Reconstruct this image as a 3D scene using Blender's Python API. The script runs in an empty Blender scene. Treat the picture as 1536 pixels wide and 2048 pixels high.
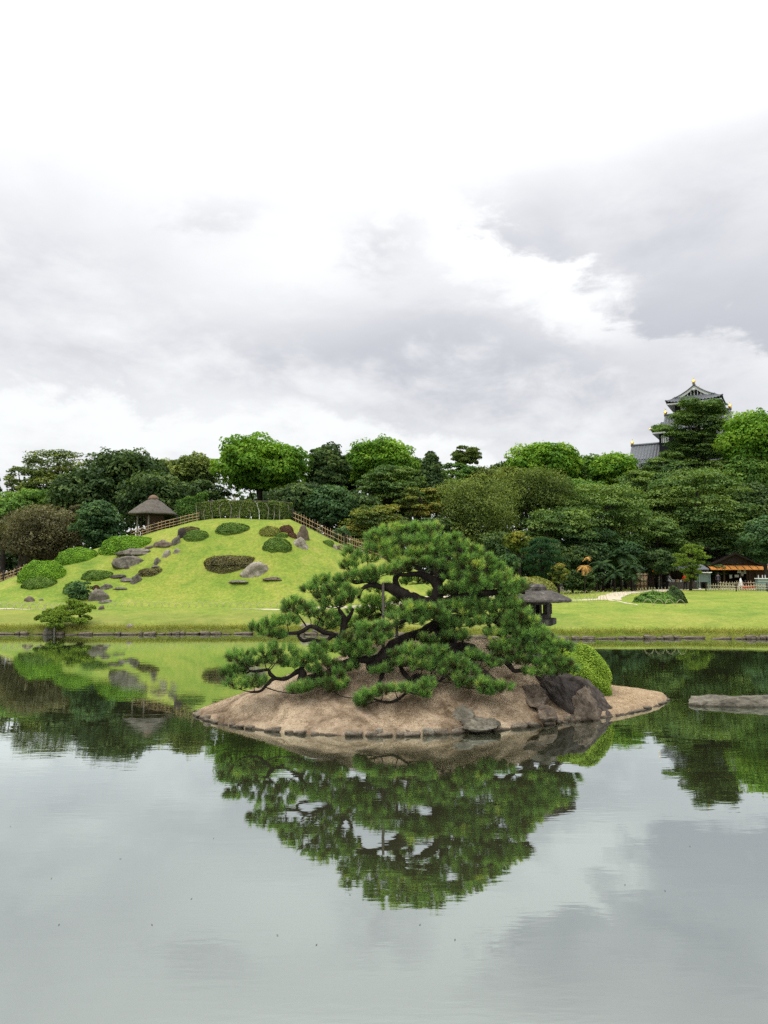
import bpy, bmesh, math, random
import numpy as np
from mathutils import Vector, Matrix, noise as mnoise

C = bpy.context.scene.collection
R = math.radians
rng = np.random.default_rng(7)
random.seed(7)

# ------------------------------------------------------------------ camera
F, CAMH, TILT = 1479.0, 3.2, R(4.7)      # focal length in photo pixels, eye height over the water, upward tilt
cam_d = bpy.data.cameras.new('camera'); cam = bpy.data.objects.new('camera', cam_d); C.objects.link(cam)
cam.location = (0, 0, CAMH); cam.rotation_euler = (R(90) + TILT, 0, 0)
cam_d.sensor_fit = 'VERTICAL'; cam_d.angle = 2 * math.atan(1024 / F)
cam_d.clip_start = 0.1; cam_d.clip_end = 9000
sc = bpy.context.scene; sc.camera = cam
sc.render.resolution_x, sc.render.resolution_y = 768, 1024
sc.view_settings.view_transform = 'Standard'; sc.view_settings.look = 'None'
sc.view_settings.gamma = 1; sc.view_settings.exposure = 0.0; sc.view_settings.use_curve_mapping = False
sc.render.engine = 'CYCLES'
sc.cycles.use_denoising = False
sc.cycles.max_bounces = 6; sc.cycles.diffuse_bounces = 3; sc.cycles.glossy_bounces = 3
sc.cycles.transmission_bounces = 3; sc.cycles.transparent_max_bounces = 4

# ------------------------------------------------------------------ sky (overcast) and sun
SUN_EL, SUN_AZ = R(64), R(-110)          # azimuth from +Y towards +X: the light comes from the left, behind the camera
world = bpy.data.worlds.new('World'); sc.world = world; world.use_nodes = True
WT = world.node_tree; WT.nodes.clear()
def wn(t, **k):
    n = WT.nodes.new(t)
    for a, b in k.items(): setattr(n, a, b)
    return n
def wl(a, b): WT.links.new(a, b)
def wm(op, a, b=None, c=None, clamp=False):
    n = wn('ShaderNodeMath', operation=op); n.use_clamp = clamp
    for i, v in enumerate((a, b, c)):
        if v is None: continue
        if isinstance(v, (int, float)): n.inputs[i].default_value = v
        else: wl(v, n.inputs[i])
    return n.outputs[0]
tc = wn('ShaderNodeTexCoord'); sep = wn('ShaderNodeSeparateXYZ'); wl(tc.outputs['Generated'], sep.inputs[0])
az = wm('ARCTAN2', sep.outputs[0], sep.outputs[1])
el = wm('ARCSINE', wm('MAXIMUM', wm('MINIMUM', sep.outputs[2], 1), -1))
ela = wm('ABSOLUTE', el)
comb = wn('ShaderNodeCombineXYZ'); wl(sep.outputs[0], comb.inputs[0]); wl(sep.outputs[1], comb.inputs[1])
wl(wm('MULTIPLY', ela, 1.9), comb.inputs[2])
def wnoise(scale, detail, rough, off=(0, 0, 0), dist=0.0):
    m = wn('ShaderNodeVectorMath', operation='ADD'); wl(comb.outputs[0], m.inputs[0]); m.inputs[1].default_value = off
    n = wn('ShaderNodeTexNoise'); n.inputs['Scale'].default_value = scale; n.inputs['Detail'].default_value = detail
    n.inputs['Roughness'].default_value = rough; n.inputs['Distortion'].default_value = dist
    wl(m.outputs[0], n.inputs['Vector']); return n.outputs['Fac']
def smooth(v, a, b):
    n = wn('ShaderNodeMapRange', interpolation_type='SMOOTHSTEP'); wl(v, n.inputs['Value'])
    n.inputs['From Min'].default_value = a; n.inputs['From Max'].default_value = b
    return n.outputs['Result']
n1 = wnoise(2.3, 7, .52, (3.1, .4, 1.7), .35); n2 = wnoise(6.5, 9, .60, (1.3, 7.7, 2.2), .3); n3 = wnoise(17, 8, .62, (5, 2, 8), .3)
wob = wm('ADD', wm('MULTIPLY', wm('SUBTRACT', n2, .5), .16), wm('MULTIPLY', wm('SUBTRACT', n3, .5), .06))
elw = wm('ADD', el, wob)
azw = wm('ADD', az, wm('MULTIPLY', wob, 1.3))
def blob(a, e, ra, re, w, p=1.0):
    x = wm('DIVIDE', wm('SUBTRACT', azw, a), ra); y = wm('DIVIDE', wm('SUBTRACT', elw, e), re)
    r = wm('ADD', wm('MULTIPLY', x, x), wm('MULTIPLY', y, y))
    return wm('MULTIPLY', wm('POWER', 2.718, wm('MULTIPLY', r, -p)), w)
# grey cloud bank all round the sky below 25 degrees, higher on the left; a second bank on the right; bright cumulus tops along the horizon
azc = wm('MAXIMUM', wm('MINIMUM', azw, .6), -.6)
band = wm('SUBTRACT', 1.0, smooth(wm('ADD', elw, wm('MULTIPLY', azc, .16)), .295, .49))
g = wm('MULTIPLY', band, .47)
dl = wm('SUBTRACT', elw, wm('SUBTRACT', .468, wm('MULTIPLY', wm('SUBTRACT', azw, .123), .62)))     # above the slanting edge of the right-hand bank
rb = wm('MULTIPLY', wm('MULTIPLY', smooth(dl, -.014, .032), wm('SUBTRACT', 1.0, smooth(wm('SUBTRACT', elw, wm('MULTIPLY', azc, .05)), .42, .58))), smooth(azw, .05, .20))
g = wm('ADD', g, wm('MULTIPLY', rb, .50))
we = wm('MULTIPLY', wm('MULTIPLY', smooth(dl, -.12, -.03), wm('SUBTRACT', 1.0, smooth(dl, -.018, .004))), wm('SUBTRACT', 1.0, smooth(azw, .22, .45)))
g = wm('SUBTRACT', g, wm('MULTIPLY', we, .40))
for b in ((.01, .445, .075, .04, .34, 1.2), (.06, .30, .28, .045, .34, 1), (.36, .26, .25, .06, .25, 1), (.50, .36, .15, .06, .2, 1),
          (-.20, .475, .07, .022, .24, 1), (.31, .37, .04, .02, -.30, 1), (-.12, .395, .10, .035, -.22, 1), (.55, .235, .10, .025, -.35, 1)):
    g = wm('ADD', g, blob(*b))
g = wm('ADD', g, wm('MULTIPLY', wm('SUBTRACT', n1, .5), .95))
g = wm('ADD', g, wm('MULTIPLY', wm('SUBTRACT', n2, .5), .84))
g = wm('ADD', g, wm('MULTIPLY', wm('SUBTRACT', n3, .5), .34))
ptop = wm('SUBTRACT', .238, wm('ADD', wm('MULTIPLY', smooth(az, -.10, .12), .05), wm('MULTIPLY', smooth(az, .13, .24), .15)))
pd = wm('ADD', wm('SUBTRACT', ptop, el), wm('ADD', wm('MULTIPLY', wm('SUBTRACT', n2, .5), .20), wm('MULTIPLY', wm('SUBTRACT', n3, .5), .07)))
puff = wm('MULTIPLY', smooth(pd, -.004, .034), wm('SUBTRACT', 1.0, wm('MULTIPLY', smooth(pd, .0, .13), .62)))
g = wm('SUBTRACT', g, wm('MULTIPLY', puff, wm('ADD', .26, wm('MULTIPLY', smooth(n1, .36, .60), .34))))
g = smooth(g, -.04, 1.05)
sz = wm('MAXIMUM', sep.outputs[2], 0)
lum = wm('ADD', wm('ADD', .99, wm('MULTIPLY', sz, .28)), wm('MULTIPLY', wm('MAXIMUM', wm('SUBTRACT', sz, .48), 0), 4.6))       # an overcast sky brightens towards the zenith
cw = wn('ShaderNodeVectorMath', operation='SCALE'); cw.inputs[0].default_value = (.985, 1.0, 1.0); wl(lum, cw.inputs['Scale'])
lumg = wm('ADD', .57, wm('MULTIPLY', sz, .24))
cg = wn('ShaderNodeVectorMath', operation='SCALE'); cg.inputs[0].default_value = (.968, .98, 1.07); wl(lumg, cg.inputs['Scale'])
mx = wn('ShaderNodeMix', data_type='VECTOR'); wl(g, mx.inputs['Factor']); wl(cw.outputs[0], mx.inputs['A']); wl(cg.outputs[0], mx.inputs['B'])
ten = wn('ShaderNodeVectorMath', operation='SCALE'); wl(mx.outputs['Result'], ten.inputs[0]); ten.inputs['Scale'].default_value = 10.0
sky = wn('ShaderNodeTexSky', sky_type='NISHITA'); sky.sun_disc = False; sky.sun_elevation = SUN_EL; sky.sun_rotation = SUN_AZ
mx2 = wn('ShaderNodeMix', data_type='RGBA'); mx2.inputs['Factor'].default_value = .94    # cloud cover over the clear sky
wl(sky.outputs[0], mx2.inputs['A']); wl(ten.outputs[0], mx2.inputs['B'])
bg = wn('ShaderNodeBackground'); bg.inputs['Strength'].default_value = 0.1
wl(mx2.outputs['Result'], bg.inputs['Color'])
wo = wn('ShaderNodeOutputWorld'); wl(bg.outputs[0], wo.inputs['Surface'])

sun_d = bpy.data.lights.new('sun', 'SUN'); sun_d.energy = 1.5; sun_d.angle = R(11); sun_d.color = (1.0, .95, .86)
sun = bpy.data.objects.new('sun', sun_d); C.objects.link(sun); sun.location = (-20, -20, 60)
sv = Vector((math.sin(SUN_AZ) * math.cos(SUN_EL), math.cos(SUN_AZ) * math.cos(SUN_EL), math.sin(SUN_EL)))
sun.rotation_euler = sv.to_track_quat('Z', 'Y').to_euler()

# ------------------------------------------------------------------ helpers
def ray(px, py):
    """world direction (with Y component 1) through a pixel of the photograph"""
    a, b = px - 768, 1024 - py
    y = F * math.cos(TILT) - b * math.sin(TILT); z = F * math.sin(TILT) + b * math.cos(TILT)
    return a / y, z / y
def at(px, py, Y):
    x, z = ray(px, py); return Vector((x * Y, Y, CAMH + z * Y))
def mpp(Y): return Y / F                     # metres per photo pixel at depth Y

def tag(o, label=None, cat=None, group=None, kind=None):
    if label: o['label'] = label
    if cat: o['category'] = cat
    if group: o['group'] = group
    if kind: o['kind'] = kind
    return o
def empty(name, loc=(0, 0, 0), rz=0, label=None, cat=None, group=None):
    o = bpy.data.objects.new(name, None); C.objects.link(o); o.location = loc; o.rotation_euler = (0, 0, rz)
    o.empty_display_size = .1
    return tag(o, label, cat, group)
def link(name, me, mat=None, parent=None, loc=None, world=False):
    if mat and not me.materials:
        for m in (mat if isinstance(mat, (list, tuple)) else [mat]): me.materials.append(m)
    o = bpy.data.objects.new(name, me); C.objects.link(o)
    if loc is not None: o.location = loc
    if parent:
        o.parent = parent
        if world: o.matrix_parent_inverse = pmat(parent).inverted()
    return o
def pmat(p):
    m = Matrix.LocRotScale(p.location, p.rotation_euler, p.scale)
    if p.parent: m = pmat(p.parent) @ p.matrix_parent_inverse @ m
    return m
def npmesh(name, v, f, tint=None, smooth=False):
    """mesh from numpy arrays: v (n,3), f (m,3) or (m,4)"""
    v = np.ascontiguousarray(v, dtype=np.float32); f = np.ascontiguousarray(f, dtype=np.int32)
    me = bpy.data.meshes.new(name); k = f.shape[1]
    me.vertices.add(len(v)); me.vertices.foreach_set('co', v.ravel())
    me.loops.add(f.size); me.loops.foreach_set('vertex_index', f.ravel())
    me.polygons.add(len(f)); me.polygons.foreach_set('loop_start', np.arange(0, f.size, k, dtype=np.int32))
    try: me.polygons.foreach_set('loop_total', np.full(len(f), k, dtype=np.int32))
    except Exception: pass
    if smooth: me.polygons.foreach_set('use_smooth', np.ones(len(f), dtype=bool))
    me.update(calc_edges=True)
    if tint is not None:
        a = me.attributes.new('tint', 'FLOAT', 'FACE'); a.data.foreach_set('value', np.ascontiguousarray(tint, dtype=np.float32))
    return me
class MB:
    """collects simple shapes into one mesh"""
    def __init__(s): s.v = []; s.f = []
    def add(s, v, f):
        o = len(s.v); s.v += [tuple(p) for p in v]; s.f += [tuple(i + o for i in q) for q in f]; return s
    def box(s, c, d, rz=0, taper=1.0, m=None):
        x, y, z = d[0] / 2, d[1] / 2, d[2] / 2
        p = [(-x, -y, -z), (x, -y, -z), (x, y, -z), (-x, y, -z), (-x * taper, -y * taper, z), (x * taper, -y * taper, z), (x * taper, y * taper, z), (-x * taper, y * taper, z)]
        M = Matrix.Translation(c) @ Matrix.Rotation(rz, 4, 'Z')
        if m is not None: M = M @ m
        return s.add([M @ Vector(q) for q in p], [(0, 3, 2, 1), (4, 5, 6, 7), (0, 1, 5, 4), (1, 2, 6, 5), (2, 3, 7, 6), (3, 0, 4, 7)])
    def tube(s, pts, rad, n=6, cap=True):
        pts = [Vector(p) for p in pts]
        if isinstance(rad, (int, float)): rad = [rad] * len(pts)
        o = len(s.v); t0 = (pts[1] - pts[0]).normalized()
        u = t0.orthogonal().normalized()
        for i, p in enumerate(pts):
            t = (pts[min(i + 1, len(pts) - 1)] - pts[max(i - 1, 0)]).normalized()
            u = (u - t * u.dot(t)); u = u.normalized() if u.length > 1e-6 else t.orthogonal().normalized(); w = t.cross(u)
            for k in range(n):
                a = 2 * math.pi * k / n
                s.v.append(tuple(p + (u * math.cos(a) + w * math.sin(a)) * rad[i]))
        for i in range(len(pts) - 1):
            for k in range(n):
                a, b = o + i * n + k, o + i * n + (k + 1) % n
                s.f.append((a, b, b + n, a + n))
        if cap:
            s.f.append(tuple(o + k for k in range(n))[::-1]); s.f.append(tuple(o + (len(pts) - 1) * n + k for k in range(n)))
        return s
    def lathe(s, prof, n, c=(0, 0, 0), rot=0, cap=True):
        o = len(s.v)
        for r, z in prof:
            for k in range(n):
                a = rot + 2 * math.pi * k / n; s.v.append((c[0] + r * math.cos(a), c[1] + r * math.sin(a), c[2] + z))
        for i in range(len(prof) - 1):
            for k in range(n):
                a, b = o + i * n + k, o + i * n + (k + 1) % n; s.f.append((a, b, b + n, a + n))
        if cap:
            s.f.append(tuple(o + k for k in range(n))[::-1]); s.f.append(tuple(o + (len(prof) - 1) * n + k for k in range(n)))
        return s
    def mesh(s, name, smooth=False):
        me = bpy.data.meshes.new(name); me.from_pydata(s.v, [], s.f)
        if smooth:
            for p in me.polygons: p.use_smooth = True
        me.update(); return me
    def build(s, name, mat, parent=None, smooth=False, world=False, loc=None):
        return link(name, s.mesh(name, smooth), mat, parent, loc, world)
def crom(pts, rad, sub=5, jit=0.0, seed=0):
    """Catmull-Rom through points and radii, with a little gnarl"""
    P = [Vector(p) for p in pts]; out = []; ro = []
    for i in range(len(P) - 1):
        p0, p1, p2, p3 = P[max(i - 1, 0)], P[i], P[i + 1], P[min(i + 2, len(P) - 1)]
        for k in range(sub):
            t = k / sub; t2, t3 = t * t, t * t * t
            q = .5 * ((2 * p1) + (p2 - p0) * t + (2 * p0 - 5 * p1 + 4 * p2 - p3) * t2 + (3 * p1 - p0 - 3 * p2 + p3) * t3)
            r = rad[i] * (1 - t) + rad[i + 1] * t
            if jit: q = q + mnoise.noise_vector(q * 3.1 + Vector((seed, 0, 0))) * jit * (0 if i + k == 0 else 1); r *= 1 + .22 * mnoise.noise(q * 9)
            out.append(q); ro.append(r)
    out.append(P[-1]); ro.append(rad[-1])
    return out, ro

# ------------------------------------------------------------------ materials
MATS = {}
def newmat(name):
    m = bpy.data.materials.new(name); m.use_nodes = True; nt = m.node_tree; nt.nodes.clear()
    out = nt.nodes.new('ShaderNodeOutputMaterial'); MATS[name] = m
    return m, nt, out
def ramp(nt, stops, fac):
    r = nt.nodes.new('ShaderNodeValToRGB'); e = r.color_ramp.elements
    while len(e) < len(stops): e.new(.5)
    for i, (p, c) in enumerate(stops): e[i].position = p; e[i].color = (*c, 1)
    nt.links.new(fac, r.inputs[0]); return r.outputs[0]
def tnoise(nt, scale, detail=4, rough=.55, coord='Object', stretch=None, dist=0):
    t = nt.nodes.new('ShaderNodeTexCoord'); o = t.outputs[coord]
    if coord == 'World':
        pass
    if stretch:
        mp = nt.nodes.new('ShaderNodeMapping'); mp.inputs['Scale'].default_value = stretch; nt.links.new(o, mp.inputs[0]); o = mp.outputs[0]
    n = nt.nodes.new('ShaderNodeTexNoise'); n.inputs['Scale'].default_value = scale; n.inputs['Detail'].default_value = detail
    n.inputs['Roughness'].default_value = rough; n.inputs['Distortion'].default_value = dist
    nt.links.new(o, n.inputs['Vector']); return n.outputs['Fac']
def mixc(nt, a, b, fac, mode='MIX'):
    n = nt.nodes.new('ShaderNodeMix'); n.data_type = 'RGBA'; n.blend_type = mode
    for s, v in (('A', a), ('B', b)):
        if isinstance(v, tuple): n.inputs[s].default_value = (*v, 1)
        else: nt.links.new(v, n.inputs[s])
    if isinstance(fac, (int, float)): n.inputs['Factor'].default_value = fac
    else: nt.links.new(fac, n.inputs['Factor'])
    return n.outputs['Result']
def mapr(nt, v, a, b, c=0, d=1):
    n = nt.nodes.new('ShaderNodeMapRange'); nt.links.new(v, n.inputs['Value'])
    for k, x in zip(('From Min', 'From Max', 'To Min', 'To Max'), (a, b, c, d)): n.inputs[k].default_value = x
    return n.outputs['Result']
def bump(nt, h, strength=.4, dist=.05):
    b = nt.nodes.new('ShaderNodeBump'); b.inputs['Strength'].default_value = strength; b.inputs['Distance'].default_value = dist
    nt.links.new(h, b.inputs['Height']); return b.outputs[0]
def princ(nt, out, col, rough=.8, spec=.25, metal=0, normal=None):
    p = nt.nodes.new('ShaderNodeBsdfPrincipled'); p.inputs['Roughness'].default_value = rough
    p.inputs['Specular IOR Level'].default_value = spec; p.inputs['Metallic'].default_value = metal
    if isinstance(col, tuple): p.inputs['Base Color'].default_value = (*col, 1)
    else: nt.links.new(col, p.inputs['Base Color'])
    if normal is not None: nt.links.new(normal, p.inputs['Normal'])
    nt.links.new(p.outputs[0], out.inputs['Surface']); return p
def solid(name, c1, c2=None, scale=6, rough=.8, spec=.25, metal=0, bmp=.3, bd=.02, stretch=None, stops=None, detail=5):
    m, nt, out = newmat(name)
    n = tnoise(nt, scale, detail, .6, stretch=stretch)
    c2 = c2 or tuple(x * .7 for x in c1)
    col = ramp(nt, stops or [(.3, c2), (.7, c1)], n)
    n2 = tnoise(nt, scale * 4.3, 4, .6, stretch=stretch)
    princ(nt, out, col, rough, spec, metal, bump(nt, n2, bmp, bd)); return m
def leafmat(name, dark, mid, light, trans=.3, rough=.7, spec=.14, patch=.35, extra=None):
    """foliage: each leaf carries its own tint; leaves let some light through"""
    m, nt, out = newmat(name)
    a = nt.nodes.new('ShaderNodeAttribute'); a.attribute_name = 'tint'
    n = tnoise(nt, patch, 3, .6)
    s = nt.nodes.new('ShaderNodeMath'); s.operation = 'MULTIPLY_ADD'; nt.links.new(n, s.inputs[0]); s.inputs[1].default_value = .9; s.inputs[2].default_value = -.45
    s2 = nt.nodes.new('ShaderNodeMath'); s2.operation = 'ADD'; nt.links.new(a.outputs['Fac'], s2.inputs[0]); nt.links.new(s.outputs[0], s2.inputs[1])
    st = [(.08, dark), (.5, mid), (.95, light)]
    if extra: st = [(.05, dark), (.42, mid), (.74, light), (.97, extra)]
    col = ramp(nt, st, s2.outputs[0])
    p = nt.nodes.new('ShaderNodeBsdfPrincipled'); p.inputs['Roughness'].default_value = rough; p.inputs['Specular IOR Level'].default_value = spec
    nt.links.new(col, p.inputs['Base Color'])
    t = nt.nodes.new('ShaderNodeBsdfTranslucent'); nt.links.new(mixc(nt, col, (1.0, 1.0, .35), 1.0, 'MULTIPLY'), t.inputs['Color'])
    mx = nt.nodes.new('ShaderNodeMixShader'); mx.inputs[0].default_value = trans
    nt.links.new(p.outputs[0], mx.inputs[1]); nt.links.new(t.outputs[0], mx.inputs[2]); nt.links.new(mx.outputs[0], out.inputs['Surface'])
    return m

# lawn
def lawn_mat():
    m, nt, out = newmat('lawn')
    g1 = tnoise(nt, .2, 5, .62, dist=.5); g2 = tnoise(nt, .9, 6, .68, dist=.6); g3 = tnoise(nt, 5.5, 6, .72); g4 = tnoise(nt, 40, 4, .75, stretch=(1, .5, 1))
    a = ramp(nt, [(.36, (.125, .20, .03)), (.47, (.205, .265, .042)), (.58, (.265, .285, .055)), (.68, (.33, .31, .085))], g1)
    b = ramp(nt, [(.35, (.11, .185, .028)), (.48, (.20, .265, .042)), (.58, (.26, .285, .055)), (.70, (.35, .315, .10))], g2)
    c = mixc(nt, a, b, .5)
    c = mixc(nt, c, ramp(nt, [(.3, (.5, .56, .45)), (.65, (1.15, 1.12, 1.05))], g3), .8, 'MULTIPLY')
    c = mixc(nt, c, ramp(nt, [(.25, (.45, .5, .4)), (.7, (1.2, 1.2, 1.1))], g4), .5, 'MULTIPLY')
    at_ = nt.nodes.new('ShaderNodeAttribute'); at_.attribute_name = 'zone'       # 0 lawn, 1 woodland floor
    soil = ramp(nt, [(.3, (.012, .016, .007)), (.7, (.04, .045, .018))], g2)
    c = mixc(nt, c, soil, at_.outputs['Fac'])
    ad = nt.nodes.new('ShaderNodeAttribute'); ad.attribute_name = 'dry'          # thin, dry turf on the bank by the water
    c = mixc(nt, c, ramp(nt, [(.3, (.12, .15, .025)), (.6, (.19, .205, .045)), (.8, (.25, .21, .08))], g2), ad.outputs['Fac'])
    princ(nt, out, c, .9, .12, 0, bump(nt, g4, .5, .03)); return m
lawn = lawn_mat()
def sand_mat():
    m, nt, out = newmat('dry_straw_sand')
    g1 = tnoise(nt, 1.0, 7, .66, dist=.8); g2 = tnoise(nt, 26, 5, .75, stretch=(1, .6, 2.2)); g3 = tnoise(nt, 5, 5, .65)
    c = ramp(nt, [(.36, (.10, .072, .046)), (.44, (.215, .16, .11)), (.52, (.32, .245, .172)), (.64, (.43, .34, .24))], g1)
    c = mixc(nt, c, ramp(nt, [(.3, (.60, .57, .54)), (.62, (1.12, 1.1, 1.08))], g2), .6, 'MULTIPLY')
    c = mixc(nt, c, ramp(nt, [(.3, (.66, .6, .52)), (.55, (1.03, 1.03, 1.03))], g3), .7, 'MULTIPLY')
    ad = nt.nodes.new('ShaderNodeAttribute'); ad.attribute_name = 'bare'
    c = mixc(nt, c, ramp(nt, [(.3, (.24, .16, .095)), (.7, (.40, .30, .19))], g3), ad.outputs['Fac'])
    princ(nt, out, c, .95, .08, 0, bump(nt, g2, .7, .03)); return m
sand = sand_mat()
path_m = solid('pale_gravel', (.50, .44, .33), (.38, .33, .24), 3, .95, .1)
def rock_mat(name, c1, c2, c3, lich=.5, sc_=1.0):
    m, nt, out = newmat(name)
    g1 = tnoise(nt, 1.6 * sc_, 8, .65, dist=.6); g2 = tnoise(nt, 9 * sc_, 6, .7); g3 = tnoise(nt, 3.2 * sc_, 6, .6, dist=.2)
    c = ramp(nt, [(.28, c2), (.5, c1), (.74, c3)], g1)
    c = mixc(nt, c, ramp(nt, [(.3, (.45, .43, .42)), (.62, (1.15, 1.13, 1.1))], g2), .8, 'MULTIPLY')
    c = mixc(nt, c, (.30, .30, .26), mapr(nt, g3, .60, .70, 0, lich))
    geo = nt.nodes.new('ShaderNodeNewGeometry'); sp = nt.nodes.new('ShaderNodeSeparateXYZ'); nt.links.new(geo.outputs['Position'], sp.inputs[0])
    c = mixc(nt, c, (.35, .34, .30), mapr(nt, sp.outputs[2], .045, .02, 0, .9), 'MULTIPLY')      # wet stain along the waterline
    princ(nt, out, c, .85, .25, 0, bump(nt, g2, .7, .04)); return m
rock_grey = rock_mat('rock_grey', (.135, .122, .094), (.036, .032, .025), (.27, .25, .205))
rock_pale = rock_mat('rock_pale', (.25, .225, .175), (.085, .073, .056), (.43, .405, .335), .3)
rock_dark = rock_mat('rock_dark', (.058, .046, .040), (.018, .015, .014), (.11, .088, .076), .18, .9)
rock_brown = rock_mat('rock_brown', (.13, .10, .074), (.042, .032, .025), (.23, .19, .145), .3)
stone_edge = rock_mat('stone_edge', (.15, .122, .09), (.05, .04, .03), (.29, .25, .195), .2, 1.4)
bark = solid('pine_bark', (.036, .028, .024), (.011, .009, .008), 9, .95, .1, bmp=.9, bd=.03, stretch=(1, 1, .4))
bark2 = solid('tree_bark', (.05, .042, .034), (.018, .015, .012), 3, .95, .1, bmp=.6)
pale_bark = solid('pale_bark', (.30, .28, .24), (.16, .15, .12), 5, .9, .1)
bamboo = solid('weathered_bamboo', (.46, .33, .19), (.29, .19, .10), 4, .7, .3, bmp=.1)
bamboo_pale = solid('pale_bamboo', (.52, .47, .31), (.36, .31, .20), 4, .65, .3, bmp=.1)
dark_wood = solid('dark_wood', (.035, .025, .02), (.018, .012, .01), 4, .8, .2)
brown_wood = solid('brown_wood', (.10, .06, .042), (.05, .03, .022), 3, .85, .2, stretch=(6, 6, .5))
grey_wood = solid('grey_wood', (.13, .115, .095), (.07, .06, .05), 6, .85, .2, stretch=(6, 6, .5))
thatch = solid('thatch', (.145, .13, .11), (.075, .066, .056), 5, .95, .08, bmp=.8, bd=.04, stretch=(1, 1, 2.5))
thatch_top = solid('thatch_ridge', (.21, .14, .10), (.13, .085, .06), 6, .95, .08)
tile = solid('roof_tile', (.15, .16, .175), (.095, .10, .11), 3, .6, .3)
plaster = solid('white_plaster', (.74, .75, .74), (.62, .63, .63), 2, .85, .2, bmp=.05)
black_board = solid('black_board', (.02, .022, .027), (.012, .013, .016), 3, .85, .08)
gold = solid('gilding', (.95, .62, .14), (.80, .46, .08), 4, .32, .5, metal=.75, bmp=.1)
orange_m = solid('orange_awning', (.55, .23, .05), (.40, .15, .03), 5, .7, .2)
white_m = solid('white_paint', (.78, .78, .76), (.66, .66, .64), 4, .7, .3, bmp=.05)
paper_m = solid('paper', (.52, .52, .50), (.36, .36, .36), 16, .9, .1, bmp=0)
green_paint = solid('grey_green_paint', (.16, .22, .19), (.11, .16, .135), 3, .6, .3, bmp=.05)
glass_m = solid('case_glass', (.20, .27, .27), (.12, .17, .17), 2, .12, .6, bmp=0)
red_m = solid('red_cloth', (.62, .045, .035), (.45, .03, .025), 6, .85, .15)
stone_lantern = rock_mat('lantern_stone', (.075, .066, .058), (.03, .026, .023), (.14, .126, .11), .5, 2.2)
stone_post = rock_mat('post_stone', (.30, .30, .28), (.18, .18, .17), (.42, .42, .40), .3)

# foliage
L_bright = leafmat('leaf_camphor', (0.040, 0.105, 0.013), (0.139, 0.292, 0.028), (0.289, 0.451, 0.053), .36)
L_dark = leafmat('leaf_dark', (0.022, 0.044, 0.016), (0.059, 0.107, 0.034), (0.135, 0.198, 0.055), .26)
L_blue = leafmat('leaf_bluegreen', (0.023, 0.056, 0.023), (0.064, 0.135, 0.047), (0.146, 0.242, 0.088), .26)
L_mid = leafmat('leaf_mid', (0.043, 0.098, 0.022), (0.116, 0.228, 0.045), (0.216, 0.347, 0.070), .3)
L_olive = leafmat('leaf_olive', (0.050, 0.080, 0.024), (0.131, 0.185, 0.045), (0.249, 0.301, 0.070), .3)
L_brown = leafmat('leaf_brown', (.05, .048, .024), (.13, .122, .062), (.225, .21, .105), .25)
L_maple = leafmat('leaf_maple', (.04, .065, .02), (.115, .17, .035), (.25, .27, .05), .3, extra=(.33, .23, .06))
L_yellow = leafmat('leaf_yellow', (.07, .11, .018), (.17, .21, .03), (.30, .29, .045), .25)
L_layer = leafmat('leaf_layered', (0.035, 0.078, 0.026), (0.112, 0.195, 0.051), (0.236, 0.326, 0.077), .3)
L_pine = leafmat('needle', (.065, .062, .028), (.14, .285, .075), (.30, .49, .13), .36, .5, .25, patch=1.3, extra=(.44, .51, .13))
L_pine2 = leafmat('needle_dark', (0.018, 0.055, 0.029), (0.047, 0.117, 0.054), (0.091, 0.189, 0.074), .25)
L_bonsai = leafmat('needle_cloud', (.07, .13, .03), (.22, .33, .06), (.40, .50, .09), .3)
L_az = leafmat('leaf_azalea', (0.066, 0.150, 0.015), (0.161, 0.325, 0.024), (0.285, 0.475, 0.034), .25, patch=1.0)
L_azd = leafmat('leaf_azalea_dark', (0.055, 0.112, 0.021), (0.119, 0.205, 0.033), (0.216, 0.322, 0.053), .2, patch=1.0)
L_azy = leafmat('leaf_azalea_yellow', (0.115, 0.138, 0.029), (0.230, 0.247, 0.048), (0.333, 0.322, 0.089), .25, patch=1.2)
L_azb = leafmat('leaf_azalea_brown', (0.070, 0.062, 0.032), (0.155, 0.139, 0.056), (0.265, 0.245, 0.081), .2, patch=1.6)
L_azr = leafmat('leaf_azalea_red', (0.065, 0.036, 0.022), (0.143, 0.072, 0.039), (0.221, 0.124, 0.062), .2, patch=1.2)
L_azlime = leafmat('leaf_azalea_lime', (.10, .18, .02), (.24, .37, .035), (.40, .52, .07), .3, patch=2)
L_dead = leafmat('dead_frond', (.30, .15, .04), (.52, .30, .08), (.66, .42, .15), .2)
L_frond = leafmat('frond', (.008, .022, .007), (.024, .058, .015), (.07, .12, .026), .2)

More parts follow.
